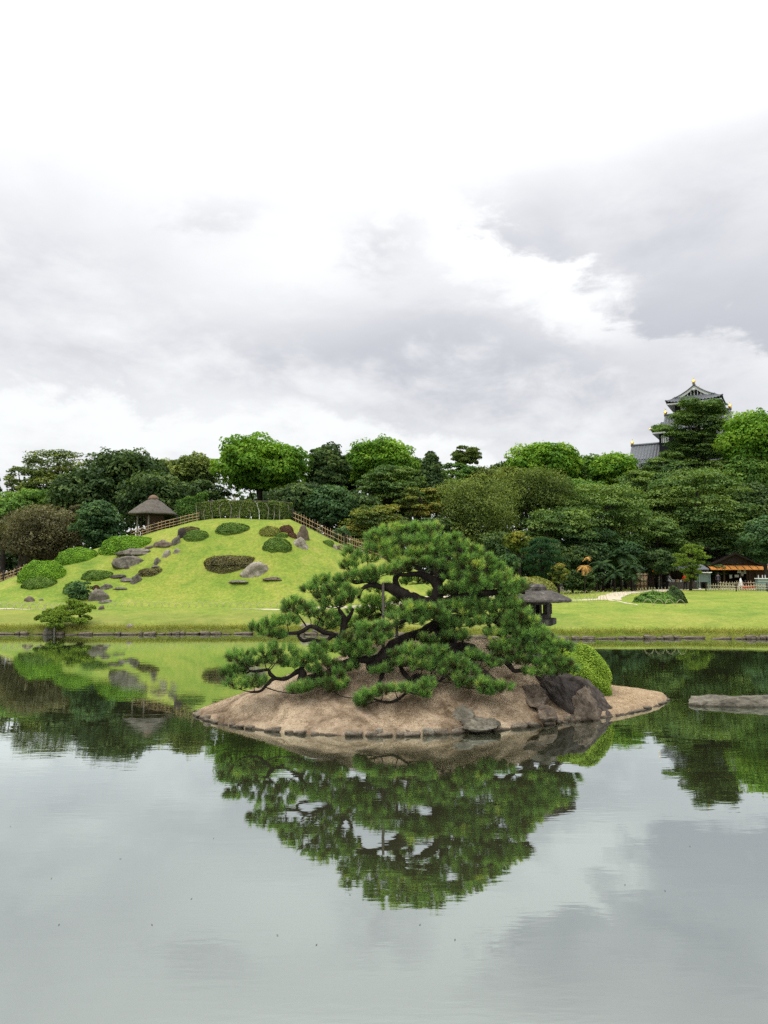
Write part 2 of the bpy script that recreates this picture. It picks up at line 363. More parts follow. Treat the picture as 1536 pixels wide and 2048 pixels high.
# ------------------------------------------------------------------ terrain
def sstep(a, b, x):
    t = np.clip((np.asarray(x, float) - a) / (b - a), 0, 1); return t * t * (3 - 2 * t)
def shoreY(x):
    x = np.asarray(x, float)
    return 36.4 + 2.6 * (1 - sstep(-4, 6, x)) + .18 * np.sin(x * .55) + .10 * np.sin(x * 1.7 + 1)
RIDGE_Y = 57.0
_rp = [(-260, 1192), (-60, 1186), (20, 1163), (60, 1143), (100, 1124), (190, 1098), (265, 1077), (330, 1058), (390, 1041), (440, 1037), (580, 1039), (625, 1060), (690, 1092), (770, 1120), (860, 1150), (960, 1178), (1060, 1199)]
_rx = np.array([at(a, b, RIDGE_Y).x for a, b in _rp]); _rz = np.array([at(a, b, RIDGE_Y).z for a, b in _rp])
def fbm(x, y, s, seed=0.0):
    return np.sin(x * s + seed) * np.cos(y * s * 1.13 + seed * 2.1) * .5 + np.sin(x * s * 2.3 + y * s * 1.7 + seed * 3) * .25 + np.sin(-x * s * 3.9 + y * s * 4.3 + seed) * .15
def ground_z(x, y):
    x = np.asarray(x, float); y = np.asarray(y, float)
    ys = shoreY(x)
    t = y - ys
    bank = .22 + .92 * (1 - np.exp(-np.clip(t, 0, None) / 2.9)) * 1.0
    lawn_ = 1.14 + .35 * sstep(50, 78, y)
    # right-hand lawn: crest, then a shallow hollow with the path, then a gentle second rise
    right = sstep(4, 9, x)
    hollow = -.16 * np.exp(-((y - 48.3) / 1.6) ** 2) + .05 * np.exp(-((y - 44.5) / 1.5) ** 2)
    z = np.where(t < 8, np.minimum(bank, lawn_), lawn_) + hollow * right
    # the hill
    rz = np.interp(x, _rx, _rz)
    toe = 46.2 + .5 * np.sin(x * .3)
    s = np.clip((y - toe) / (RIDGE_Y - toe), 0, 1)
    prof = .30 * s + .70 * (s * s * (3 - 2 * s))
    back = 1 - sstep(66, 82, y)
    hill = np.clip(rz - 1.2, 0, None) * prof * back
    z = z + hill * (t > 0)
    z = z + (.10 * fbm(x, y, .42, 1.3) + .035 * fbm(x, y, 1.35, 2.1)) * sstep(1, 6, t)
    # pond bed
    wall = np.clip((t + .10) / .12, 0, 1)
    z = z * wall + (-1.3) * (1 - wall)
    near = 1 - sstep(.4, 1.2, y); side = np.maximum(sstep(58, 60, np.abs(x)), near)
    z = np.where(t < 0, z * (1 - side) + 1.5 * side, z)
    return z
def gz(x, y): return float(ground_z(x, y))
def gnd(px, py, y0=36.5, y1=130.0):
    """where the line of sight through a pixel meets the ground beyond the pond"""
    rx, rz = ray(px, py); Y = y0
    while Y < y1:
        if CAMH + rz * Y <= gz(rx * Y, Y): break
        Y += .1
    return Vector((rx * Y, Y, gz(rx * Y, Y)))
def on(px, Y):
    x = ray(px, 1100)[0] * Y; return Vector((x, Y, gz(x, Y)))
xs = np.concatenate([[-3000, -1500, -800, -400, -220, -140, -100, -80, -70], np.arange(-62, -32, 2.0), np.arange(-32, 32, .33), np.arange(32, 62, 2.0), [62, 70, 80, 100, 140, 220, 400, 800, 1500, 3000]])
ysg = np.concatenate([[-3000, -400, -60, -10, 0, .4, .8, 1.2, 2, 6, 14, 24, 32], np.arange(34.5, 41.5, .12), np.arange(41.5, 70, .33), np.arange(70, 100, 1.5), [100, 110, 125, 150, 190, 260, 400, 800, 1600, 4000]])
GX, GY = np.meshgrid(xs, ysg); GZ = ground_z(GX, GY)
V = np.stack([GX.ravel(), GY.ravel(), GZ.ravel()], 1)
nx, ny = len(xs), len(ysg)
I = np.arange(nx * ny).reshape(ny, nx)
Fq = np.stack([I[:-1, :-1].ravel(), I[:-1, 1:].ravel(), I[1:, 1:].ravel(), I[1:, :-1].ravel()], 1)
gm = npmesh('ground', V, Fq, smooth=True)
zone = np.clip(sstep(66, 70, GY + 1.5 * fbm(GX, GY, .5)) * (1 - .0 * GX) , 0, 1)
zone = np.where((GX > 14) & (GY < 84), 0, zone)
zone = np.maximum(zone, sstep(58.5, 61, GY + 1.0 * fbm(GX, GY, .8)) * (GX < 4))
a_ = gm.attributes.new('zone', 'FLOAT', 'POINT'); a_.data.foreach_set('value', zone.ravel().astype(np.float32))
tt = GY - shoreY(GX)
dry = np.clip((1 - sstep(.2, 7.5, tt)) * 1.25 * (1 - .7 * sstep(3, 8, GX)) * (.75 + .5 * fbm(GX, GY, 1.1)), 0, 1)
dry = np.maximum(dry, .55 * np.exp(-((GY - 48.0) / .5) ** 2) * (GX > 8))
a_ = gm.attributes.new('dry', 'FLOAT', 'POINT'); a_.data.foreach_set('value', dry.ravel().astype(np.float32))
ground = link('ground', gm, lawn); tag(ground, 'mown yellow-green lawn rising from the pond to the garden hill', kind='structure')

# ------------------------------------------------------------------ water
def water_mat():
    m, nt, out = newmat('pond_water')
    geo = nt.nodes.new('ShaderNodeNewGeometry')
    def nz(scale, st, det, dist=0):
        mp = nt.nodes.new('ShaderNodeMapping'); mp.inputs['Scale'].default_value = st; nt.links.new(geo.outputs['Position'], mp.inputs[0])
        n = nt.nodes.new('ShaderNodeTexNoise'); n.inputs['Scale'].default_value = scale; n.inputs['Detail'].default_value = det; n.inputs['Distortion'].default_value = dist
        nt.links.new(mp.outputs[0], n.inputs['Vector']); return n.outputs['Fac']
    w1 = nz(1.0, (.9, 2.8, 1), 3, .3); w2 = nz(1.0, (3.2, 13.0, 1), 2, .2); patch = nz(.16, (1, 1.6, 1), 3, .3)
    pm = mapr(nt, patch, .42, .62, .12, 1.0)
    h = nt.nodes.new('ShaderNodeMath'); h.operation = 'MULTIPLY'; nt.links.new(w2, h.inputs[0]); nt.links.new(pm, h.inputs[1])
    h2 = nt.nodes.new('ShaderNodeMath'); h2.operation = 'MULTIPLY_ADD'; nt.links.new(w1, h2.inputs[0]); h2.inputs[1].default_value = 1.3; 
    h3 = nt.nodes.new('ShaderNodeMath'); h3.operation = 'MULTIPLY'; nt.links.new(h.outputs[0], h3.inputs[0]); h3.inputs[1].default_value = .75
    nt.links.new(h3.outputs[0], h2.inputs[2])
    nrm = bump(nt, h2.outputs[0], .10, .010)
    lw = nt.nodes.new('ShaderNodeLayerWeight'); lw.inputs['Blend'].default_value = .5; nt.links.new(nrm, lw.inputs['Normal'])
    cv = nt.nodes.new('ShaderNodeValToRGB'); e = cv.color_ramp.elements
    pts = [(0.0, .05), (.35, .26), (.50, .46), (.60, .54), (.70, .63), (.80, .80), (1.0, .97)]
    while len(e) < len(pts): e.new(.5)
    for i, (p, v) in enumerate(pts): e[i].position = p; e[i].color = (v, v, v, 1)
    nt.links.new(lw.outputs['Facing'], cv.inputs[0])
    gl = nt.nodes.new('ShaderNodeBsdfGlossy'); gl.inputs['Roughness'].default_value = .012; gl.inputs['Color'].default_value = (.885, .955, .935, 1); nt.links.new(nrm, gl.inputs['Normal'])
    df = nt.nodes.new('ShaderNodeBsdfDiffuse'); df.inputs['Color'].default_value = (.030, .031, .015, 1)
    mx = nt.nodes.new('ShaderNodeMixShader'); nt.links.new(cv.outputs[0], mx.inputs[0]); nt.links.new(df.outputs[0], mx.inputs[1]); nt.links.new(gl.outputs[0], mx.inputs[2])
    nt.links.new(mx.outputs[0], out.inputs['Surface']); return m
wm_ = water_mat()
water = MB().add([(-59.5, .5, 0), (59.5, .5, 0), (59.5, 39.9, 0), (-59.5, 39.9, 0)], [(0, 1, 2, 3)]).build('water', wm_)
tag(water, 'still green-grey pond water mirroring the pine and the clouds', kind='structure')

# ------------------------------------------------------------------ rocks
_ico = {}
def ico(l):
    if l not in _ico:
        bm = bmesh.new(); bmesh.ops.create_icosphere(bm, subdivisions=l, radius=1)
        _ico[l] = (np.array([v.co[:] for v in bm.verts]), np.array([[v.index for v in f.verts] for f in bm.faces])); bm.free()
    return _ico[l]
def rock_mesh(dims, seed, planes=15, level=4, rough=.15, flat=.0):
    v, f = ico(level); r = np.random.default_rng(seed); v = v / ((np.abs(v) ** 5).sum(1) ** .2)[:, None]
    for k in range(planes):
        n = r.normal(size=3); n[2] = abs(n[2]) * .9 + .15; n /= np.linalg.norm(n); d = r.uniform(.42, .86)
        q = v @ n; o = np.clip(q - d, 0, None); v -= o[:, None] * n * .97
    if flat: v[:, 2] = np.minimum(v[:, 2], flat)
    o3 = Vector((seed * 3.7, seed * 1.3, 0))
    disp = np.array([mnoise.fractal(Vector(p) * 1.7 + o3, .8, 2.1, 6) + .8 * (.35 - abs(mnoise.noise(Vector(p) * 2.6 + o3))) for p in v])
    ln = np.linalg.norm(v, axis=1, keepdims=True)
    v = v + v / np.maximum(ln, .1) * (disp * rough)[:, None]
    lo, hi = v.min(0), v.max(0)
    v = (v - (lo + hi) / 2) / (hi - lo)          # unit box
    v[:, 2] += .5
    v *= np.array(dims)
    return npmesh('rock', v, f)
def rock(p, dims, seed, mat, label, rz=0, sink=.18, cat='rock', group=None, level=4, **k):
    """a rock standing on p, sunk a little into the ground"""
    d = (dims[0], dims[1], dims[2] * (1 + sink))
    o = link('rock', rock_mesh(d, seed, level=level, **k), mat, None, (p[0], p[1], p[2] - dims[2] * sink)); o.rotation_euler = (0, 0, rz)
    return tag(o, label, cat, group)
def hull_rock(name, pts, mat, label, cuts=4, rough=.05, seed=1, cat='rock', scale=1.6):
    """a rock built round the corner points measured for it"""
    c = sum((Vector(p) for p in pts), Vector()) / len(pts); base = Vector((c.x, c.y, min(p[2] for p in pts)))
    bm = bmesh.new()
    for p in pts: bm.verts.new(Vector(p) - base)
    h = bmesh.ops.convex_hull(bm, input=bm.verts[:])
    bmesh.ops.delete(bm, geom=[g_ for g_ in h['geom_interior'] if isinstance(g_, bmesh.types.BMVert)], context='VERTS')
    bmesh.ops.triangulate(bm, faces=bm.faces[:])
    for k in range(cuts): bmesh.ops.subdivide_edges(bm, edges=bm.edges[:], cuts=1, use_grid_fill=True, smooth=.10 if k == 0 else 0)
    bm.normal_update()
    for v in bm.verts:
        q = v.co * scale + Vector((seed * 2.3, 0, 0)); v.co += v.normal * (mnoise.fractal(q, 1.0, 2.0, 6) * rough + mnoise.fractal(q * 4, .8, 2.0, 4) * rough * .35 - max(0, .12 - abs(mnoise.noise(q * 1.7 + Vector((9, 3, 1))))) * rough * 3.2)
    me = bpy.data.meshes.new(name); bm.to_mesh(me); bm.free()
    return tag(link(name, me, mat, None, base), label, cat)

# ------------------------------------------------------------------ far bank: edging stones and rough grass
_edge_meshes = []
for k in range(8):
    v, f = ico(3); q = (np.abs(v) ** 7).sum(1) ** (1 / 7); v = v / q[:, None]      # a rough-hewn block
    rk = np.random.default_rng(60 + k)
    v = v * (1 + np.array([mnoise.fractal(Vector(p) * 1.6 + Vector((k * 5.1, 0, 0)), .9, 2, 4) for p in v])[:, None] * .16)
    v[:, 2] += v[:, 0] * rk.uniform(-.22, .22); v[:, 0] += v[:, 2] * rk.uniform(-.25, .25)
    v = v / (v.max(0) - v.min(0)); v[:, 2] -= v[:, 2].min()
    _edge_meshes.append(npmesh('stone', v, f)); _edge_meshes[-1].materials.append(stone_edge)
bank_edge = empty('bank_edging', (0, 38, 0)); tag(bank_edge, 'low kerb of rough stones along the far bank of the pond', kind='structure')
x = -24.0; r = random.Random(3); k = 0
while x < 24:
    w = r.choice((r.uniform(.18, .45), r.uniform(.4, 1.3)))
    h = r.uniform(.07, .21) if x > -3 else r.uniform(.04, .17)
    y = float(shoreY(x + w / 2))
    o = link('stone', _edge_meshes[k % 8], None, bank_edge, (x + w / 2, y - 38 - .06 + r.uniform(-.05, .03), -.08)); o.scale = (w * 1.01, .36, h + .08); o.rotation_euler = (r.uniform(-.15, .1), r.uniform(-.08, .08), r.uniform(-.2, .2))
    x += w; k += 1
# blades hanging over the stones
def blades(name, base, dirs, length, width, mat, tint, label, kind='stuff'):
    n = len(base); side = np.cross(dirs, rng.normal(size=(n, 3))); side /= np.linalg.norm(side, axis=1, keepdims=True)
    v = np.empty((n, 3, 3)); v[:, 0] = base - side * width[:, None]; v[:, 1] = base + side * width[:, None]; v[:, 2] = base + dirs * length[:, None]
    me = npmesh(name, v.reshape(-1, 3), np.arange(3 * n).reshape(n, 3), tint)
    return tag(link(name, me, mat), label, kind=kind)
n = 26000
bx_ = rng.uniform(-24, 24, n); by_ = shoreY(bx_) + np.abs(rng.normal(0, .32, n)) - .02
bz_ = ground_z(bx_, by_ + .12)
dirs = np.stack([rng.normal(0, .5, n), -rng.uniform(.0, .9, n), rng.uniform(.25, 1, n)], 1); dirs /= np.linalg.norm(dirs, axis=1, keepdims=True)
L_grass = leafmat('grass_blade', (.13, .165, .035), (.25, .28, .055), (.38, .34, .12), .4, patch=.6)
blades('bank_grass', np.stack([bx_, by_, bz_], 1), dirs, rng.uniform(.06, .22, n), rng.uniform(.006, .012, n), L_grass, rng.uniform(.2, .9, n), 'rough grass fringe hanging over the far bank stones')

# ------------------------------------------------------------------ the island
def wat(px, py):
    rx, rz = ray(px, py); Y = -CAMH / rz; return (rx * Y, Y)
_out = [wat(*p) for p in [(405, 1440), (440, 1449), (500, 1458), (570, 1466), (650, 1470), (760, 1472), (860, 1470), (950, 1464), (1050, 1454), (1150, 1440), (1230, 1432), (1285, 1420), (1332, 1405)]]
_out += [(7.35, 19.3), (6.9, 20.2), (5.6, 21.1), (3.6, 21.7), (1.2, 21.6), (-1.0, 20.8), (-2.8, 19.6), (-4.0, 18.1), (-4.35, 17.1)]
IC = np.array((1.35, 18.0))
_oa = np.array([math.atan2(p[1] - IC[1], p[0] - IC[0]) for p in _out]); _or = np.array([math.hypot(p[0] - IC[0], p[1] - IC[1]) for p in _out])
_ix = np.argsort(_oa); _oa, _or = _oa[_ix], _or[_ix]
def iR(th):
    s = 0
    for d in (-.03, 0, .03): s = s + np.interp((np.asarray(th) + d + math.pi) % (2 * math.pi) - math.pi, _oa, _or, period=2 * math.pi)
    return s / 3 * .978
def isl_z(x, y):
    x = np.asarray(x, float); y = np.asarray(y, float)
    dx, dy = x - IC[0], y - IC[1]; rr = np.hypot(dx, dy) / iR(np.arctan2(dy, dx))
    z = .13 + 1.78 * (1 - np.sqrt(rr * rr + .02)) * (1 + .16 * np.sin(np.pi * np.clip(rr, 0, 1)))
    z = z + .05 * fbm(x, y, 1.5, .4) * np.clip(1 - rr, 0, .4) * 2.5
    z = .13 + (z - .13) * (1 - .52 * sstep(2.9, 5.0, x))
    return np.where(rr > 1, .13 - (rr - 1) * 8, np.maximum(z, .10))
def iz(x, y): return float(isl_z(x, y))
nth, nr = 220, 60
th = np.linspace(-math.pi, math.pi, nth, endpoint=False); rr = np.concatenate([np.linspace(0.005, 1, nr), [1.03, 1.12]])
TH, RR = np.meshgrid(th, rr); RAD = RR * iR(TH); IX = IC[0] + RAD * np.cos(TH); IY = IC[1] + RAD * np.sin(TH); IZ = isl_z(IX, IY); IZ[-1] = -.6
I = np.arange(TH.size).reshape(TH.shape); In = np.roll(I, -1, 1)
Fq = np.stack([I[:-1].ravel(), In[:-1].ravel(), In[1:].ravel(), I[1:].ravel()], 1)
im = npmesh('island', np.stack([IX.ravel(), IY.ravel(), IZ.ravel()], 1), Fq, smooth=True)
bare = sstep(4.6, 5.4, IX) * .9
a_ = im.attributes.new('bare', 'FLOAT', 'POINT'); a_.data.foreach_set('value', bare.ravel().astype(np.float32))
island = link('island', im, sand); tag(island, 'sandy islet of dry straw turf in the pond', kind='structure')
# fine straw lying on the mound
n = 42000
tht = rng.uniform(-math.pi, math.pi, n); rrt = np.sqrt(rng.uniform(0, .97, n)); rad_ = rrt * iR(tht); sx = IC[0] + rad_ * np.cos(tht); sy = IC[1] + rad_ * np.sin(tht)
keep = (sy < 19.5) & (fbm(sx, sy, 2.1, .7) + rng.normal(0, .35, n) > -.25); sx, sy = sx[keep], sy[keep]; n = len(sx); sz_ = isl_z(sx, sy) + .004
dirs = rng.normal(size=(n, 3)); dirs[:, 2] = np.abs(dirs[:, 2]) * .45; dirs /= np.linalg.norm(dirs, axis=1, keepdims=True)
L_straw = leafmat('straw', (.20, .145, .095), (.32, .24, .16), (.44, .345, .235), .2, patch=1.2)
blades('dry_straw', np.stack([sx, sy, sz_], 1), dirs, rng.uniform(.03, .085, n), rng.uniform(.0025, .005, n), L_straw, rng.uniform(.1, .95, n), 'short dry straw covering the islet mound')
# edging stones round the water line
acc = 0; k = 0; r = random.Random(11); thv = -math.pi + .05
while thv < math.pi - .02:
    front = math.sin(thv) < .25
    w = r.uniform(.14, .42) if front else r.uniform(.4, .7)
    R_ = float(iR(thv)); px_, py_ = IC[0] + R_ * math.cos(thv), IC[1] + R_ * math.sin(thv)
    R2 = float(iR(thv + .02)); tx = IC[0] + R2 * math.cos(thv + .02) - px_; ty = IC[1] + R2 * math.sin(thv + .02) - py_
    ang = math.atan2(ty, tx); speed = math.hypot(tx, ty) / .02
    right = px_ > 4.6
    h = r.uniform(.03, .11) * (.6 if right else 1)
    o = link('stone', _edge_meshes[(k * 3) % 8], None, island, (px_, py_, -.06)); o.scale = (w * 1.06, r.uniform(.2, .34), h + .06); o.rotation_euler = (r.uniform(-.22, .22), r.uniform(-.14, .14), ang + r.uniform(-.3, .3))
    if front and r.random() < .45:      # a second stone stacked on it
        o = link('stone', _edge_meshes[(k * 5 + 2) % 8], None, island, (px_ + (IC[0] - px_) * .035, py_ + (IC[1] - py_) * .035, h - .05)); o.scale = (w * .9, .2, r.uniform(.05, .09)); o.rotation_euler = (r.uniform(-.2, .2), r.uniform(-.2, .2), ang + r.uniform(-.3, .3))
    thv += w / speed; k += 1
for q, (px_, s_) in enumerate(((757, .19), (856, .24))):
    X, Y = wat(px_, 1468); o = link('stone', _edge_meshes[2 + q * 3].copy(), None, island, (X, Y - .05, -.03)); o.data.materials.clear(); o.data.materials.append(rock_pale); o.scale = (s_, .2, .17); o['label'] = 'pale stone in the islet edging'

# rocks on the island
P_ = lambda px, py, Y: at(px, py, Y)
hull_rock('boulder', [P_(1072, 1343, 17.3), P_(1085, 1350, 17.0), P_(1120, 1352, 16.9), P_(1158, 1356, 17.0), P_(1172, 1362, 17.3), P_(1234, 1424, 17.0), P_(1224, 1433, 16.8), P_(1208, 1394, 17.0),
    P_(1150, 1446, 16.35), P_(1136, 1444, 16.5), P_(1092, 1402, 16.8), P_(1078, 1365, 17.1), P_(1100, 1350, 18.2), P_(1190, 1380, 18.3), P_(1228, 1420, 17.6), P_(1090, 1430, 17.6), P_(1200, 1440, 17.8)],
    rock_dark, 'large dark slanting boulder on the islet below the clipped lime-green bush', 4, .07, 3, 'boulder', 1.5)
hull_rock('rock', [P_(1146, 1400, 16.55), P_(1170, 1366, 16.92), P_(1180, 1372, 16.95), P_(1192, 1410, 16.8), P_(1200, 1438, 16.5), P_(1138, 1445, 16.2), P_(1150, 1448, 16.15), P_(1185, 1444, 16.25), P_(1160, 1400, 17.3), P_(1180, 1440, 17)],
    rock_brown, 'ridge on the front of the large dark boulder, its lit edge put into a lighter brown', 4, .09, 5)  # separate lighter brown piece; the boulder's lit ridge is put into its colour
hull_rock('rock', [P_(1040, 1378, 16.6), P_(1050, 1370, 16.8), P_(1075, 1372, 16.7), P_(1095, 1385, 16.4), P_(1093, 1402, 16.15), P_(1080, 1418, 16.0), P_(1060, 1412, 16.1), P_(1036, 1392, 16.5), P_(1060, 1385, 17.1), P_(1090, 1410, 16.9), P_(1050, 1420, 16.6)],
    rock_brown, 'rounded brown rock on the islet left of the large dark boulder', 4, .09, 8)
hull_rock('rock', [P_(908, 1425, 15.5), P_(915, 1414, 15.6), P_(925, 1411, 15.7), P_(942, 1420, 15.6), P_(946, 1436, 15.35), P_(930, 1446, 15.2), P_(908, 1436, 15.4), P_(925, 1430, 16.1), P_(945, 1445, 15.8)],
    rock_grey, 'upright grey rock beside the flat slab near the islet waterline', 4, .08, 11)
hull_rock('rock', [P_(925, 1442, 15.25), P_(960, 1437, 15.4), P_(998, 1438, 15.4), P_(1003, 1450, 15.15), P_(990, 1458, 15.0), P_(945, 1460, 14.95), P_(928, 1455, 15.1), P_(960, 1440, 15.8), P_(1000, 1450, 15.7), P_(935, 1450, 15.7)],
    rock_grey, 'low flat grey slab at the islet waterline', 4, .07, 13)
hull_rock('rock', [P_(1075, 1418, 15.9), P_(1095, 1412, 16.05), P_(1106, 1424, 15.95), P_(1112, 1436, 15.8), P_(1080, 1437, 15.7), P_(1090, 1425, 16.5), P_(1110, 1436, 16.3)],
    rock_brown, 'small brown rock at the foot of the rounded brown rock', 4, .08, 15)
# flat stone in the water at the right
x0, y0 = wat(1380, 1410)
hull_rock('rock', [(x0, y0 - .1, -.3), (x0 - .05, y0, .05), (x0 + .12, y0 - .15, .09), (x0 + .2, y0 + .4, .15), (x0 + 1.2, y0 - .3, .08), (x0 + 1.4, y0 + .45, .165), (x0 + 2.6, y0 - .25, .09), (x0 + 2.7, y0 + .4, .165),
    (x0 + 3.2, y0 + .1, .14), (x0 + 3.1, y0, -.3), (x0 + .4, y0 - .35, -.3), (x0 + 2.5, y0 - .4, -.3), (x0 + 1.5, y0 + .7, -.3)], rock_grey, 'long flat grey stone slab lying in the pond at the right edge', 4, .03, 21)

# ------------------------------------------------------------------ paths
def path(name, pts, widths, label, up=.012, n=40, far=False):
    P, W = crom([Vector((p[0], p[1], 0)) for p in pts], widths, max(2, n // (len(pts) - 1)))
    v = []
    for i, p in enumerate(P):
        t = (P[min(i + 1, len(P) - 1)] - P[max(i - 1, 0)]).normalized(); s = Vector((-t.y, t.x, 0))
        for k in range(7):
            q = p + s * W[i] * (k / 3 - 1) * (1 + (.06 * math.sin(i * 1.9 + k) if k in (0, 6) else 0)); v.append((q.x, q.y, gz(q.x, q.y) + up))
    f = [(i * 7 + k, i * 7 + k + 1, i * 7 + k + 8, i * 7 + k + 7) for i in range(len(P) - 1) for k in range(6)]
    o = MB().add(v, f).build(name, path_m, smooth=True); return tag(o, label, kind='structure')
path('path', [(-26, 45.0), (-21, 44.95), (-17.8, 45.0)], [.3, .26, .05], 'pale gravel path at the lower left between two hoop rows')
path('path', [(-9.3, 45.35), (-7.5, 45.2), (-6, 45.1), (-3, 45.4), (0, 46.2), (2.5, 48.5), (6, 51.5), (10, 53.6), (14, 55.2), (17, 57)], [.04, .3, .5, .7, .7, .7, .7, .5, .45, .6], 'pale gravel path along the toe of the hill behind the pine')
path('path', [(17.2, 57), (20, 64), (25, 71), (32, 76), (44, 78)], [.9, .9, 1.2, 1.6, 2], 'pale gravel path leading to the tea house')
path('path', [(17.2, 57), (16.9, 53.5), (16.7, 51), (16.9, 49.2)], [.22, .14, .12, .1], 'narrow pale stone edge running beside the two junipers')
path('path', [(-32.5, 54), (-29.5, 56.5), (-29, 60), (-31, 65), (-36, 70)], [1.0, 1.0, 1.0, 1.0, 1.0], 'pale gravel path climbing past the left end of the hill')

# ------------------------------------------------------------------ foliage builders
def unit(v): return v / np.maximum(np.linalg.norm(v, axis=-1, keepdims=True), 1e-9)
def leaves(pos, nrm, size, rg, aspect=.55, jit=.55):
    """leaf-shaped quads at pos, roughly facing nrm"""
    n = len(pos); nn = unit(nrm + rg.normal(0, jit, (n, 3)))
    u = unit(np.cross(nn, rg.normal(size=(n, 3)))); w = np.cross(nn, u)
    s = size * rg.uniform(.6, 1.25, n); a = (u * s[:, None]); b = (w * (s * aspect)[:, None])
    v = np.empty((n, 4, 3)); bend = nn * (s * .18)[:, None]
    v[:, 0] = pos - a - bend; v[:, 1] = pos + b; v[:, 2] = pos + a - bend; v[:, 3] = pos - b
    return v.reshape(-1, 3)
def puff_points(c, rad, n, rg, low=-.45, shell=.72, lump=.22):
    d = unit(rg.normal(size=(int(n * 2.2) + 8, 3))); d = d[d[:, 2] > low][:n]
    ph = rg.uniform(0, 6, 3)
    l = 1 + lump * (np.sin(d[:, 0] * 5 + ph[0]) * np.sin(d[:, 1] * 5 + ph[1]) + .6 * np.sin(d[:, 2] * 7 + d[:, 0] * 4 + ph[2]))
    r_ = (shell + (1 - shell) * rg.random(len(d)) ** .6) * l
    return np.asarray(c) + d * r_[:, None] * np.asarray(rad), d
def crown_mesh(name, puffs, size, density, rg, low=-.45, aspect=.55, jit=.55, upw=.35, cap=26000):
    """leaves over many overlapping clumps; puffs: (centre, radii, tint)"""
    VV, TT = [], []
    area = sum(p[1][0] * p[1][1] + p[1][0] * p[1][2] for p in puffs)
    k = min(density, cap / max(area, 1e-6))
    for c, rad, ti in puffs:
        n = int(max(25, k * (rad[0] * rad[1] + rad[0] * rad[2])))
        p, d = puff_points(c, rad, n, rg, low)
        nv = d / np.asarray(rad) * min(rad); nv[:, 2] += upw
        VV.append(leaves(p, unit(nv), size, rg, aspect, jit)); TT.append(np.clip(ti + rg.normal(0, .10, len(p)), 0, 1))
    v = np.concatenate(VV); t = np.concatenate(TT)
    return npmesh(name, v, np.arange(len(v)).reshape(-1, 4), t)
def trunk_mesh(h, r0, lean, limbs, rg, base=Vector((0, 0, 0))):
    m = MB(); top = base + Vector((lean[0], lean[1], h))
    pts = [base + Vector((0, 0, -.3)), base.lerp(top, .35) + Vector((rg.normal(0, .03) * h, rg.normal(0, .03) * h, 0)), base.lerp(top, .7) + Vector((rg.normal(0, .04) * h, 0, 0)), top]
    P, W = crom(pts, [r0 * 1.25, r0 * .9, r0 * .65, r0 * .3], 4); m.tube(P, W, 7)
    for q in limbs:
        s = P[int(len(P) * rg.uniform(.35, .85))]; q = Vector(q); md = s.lerp(q, .5) + Vector((0, 0, -.06 * (q - s).length))
        A, B = crom([s, md, q], [r0 * .45, r0 * .28, r0 * .08], 4); m.tube(A, B, 5)
    return m
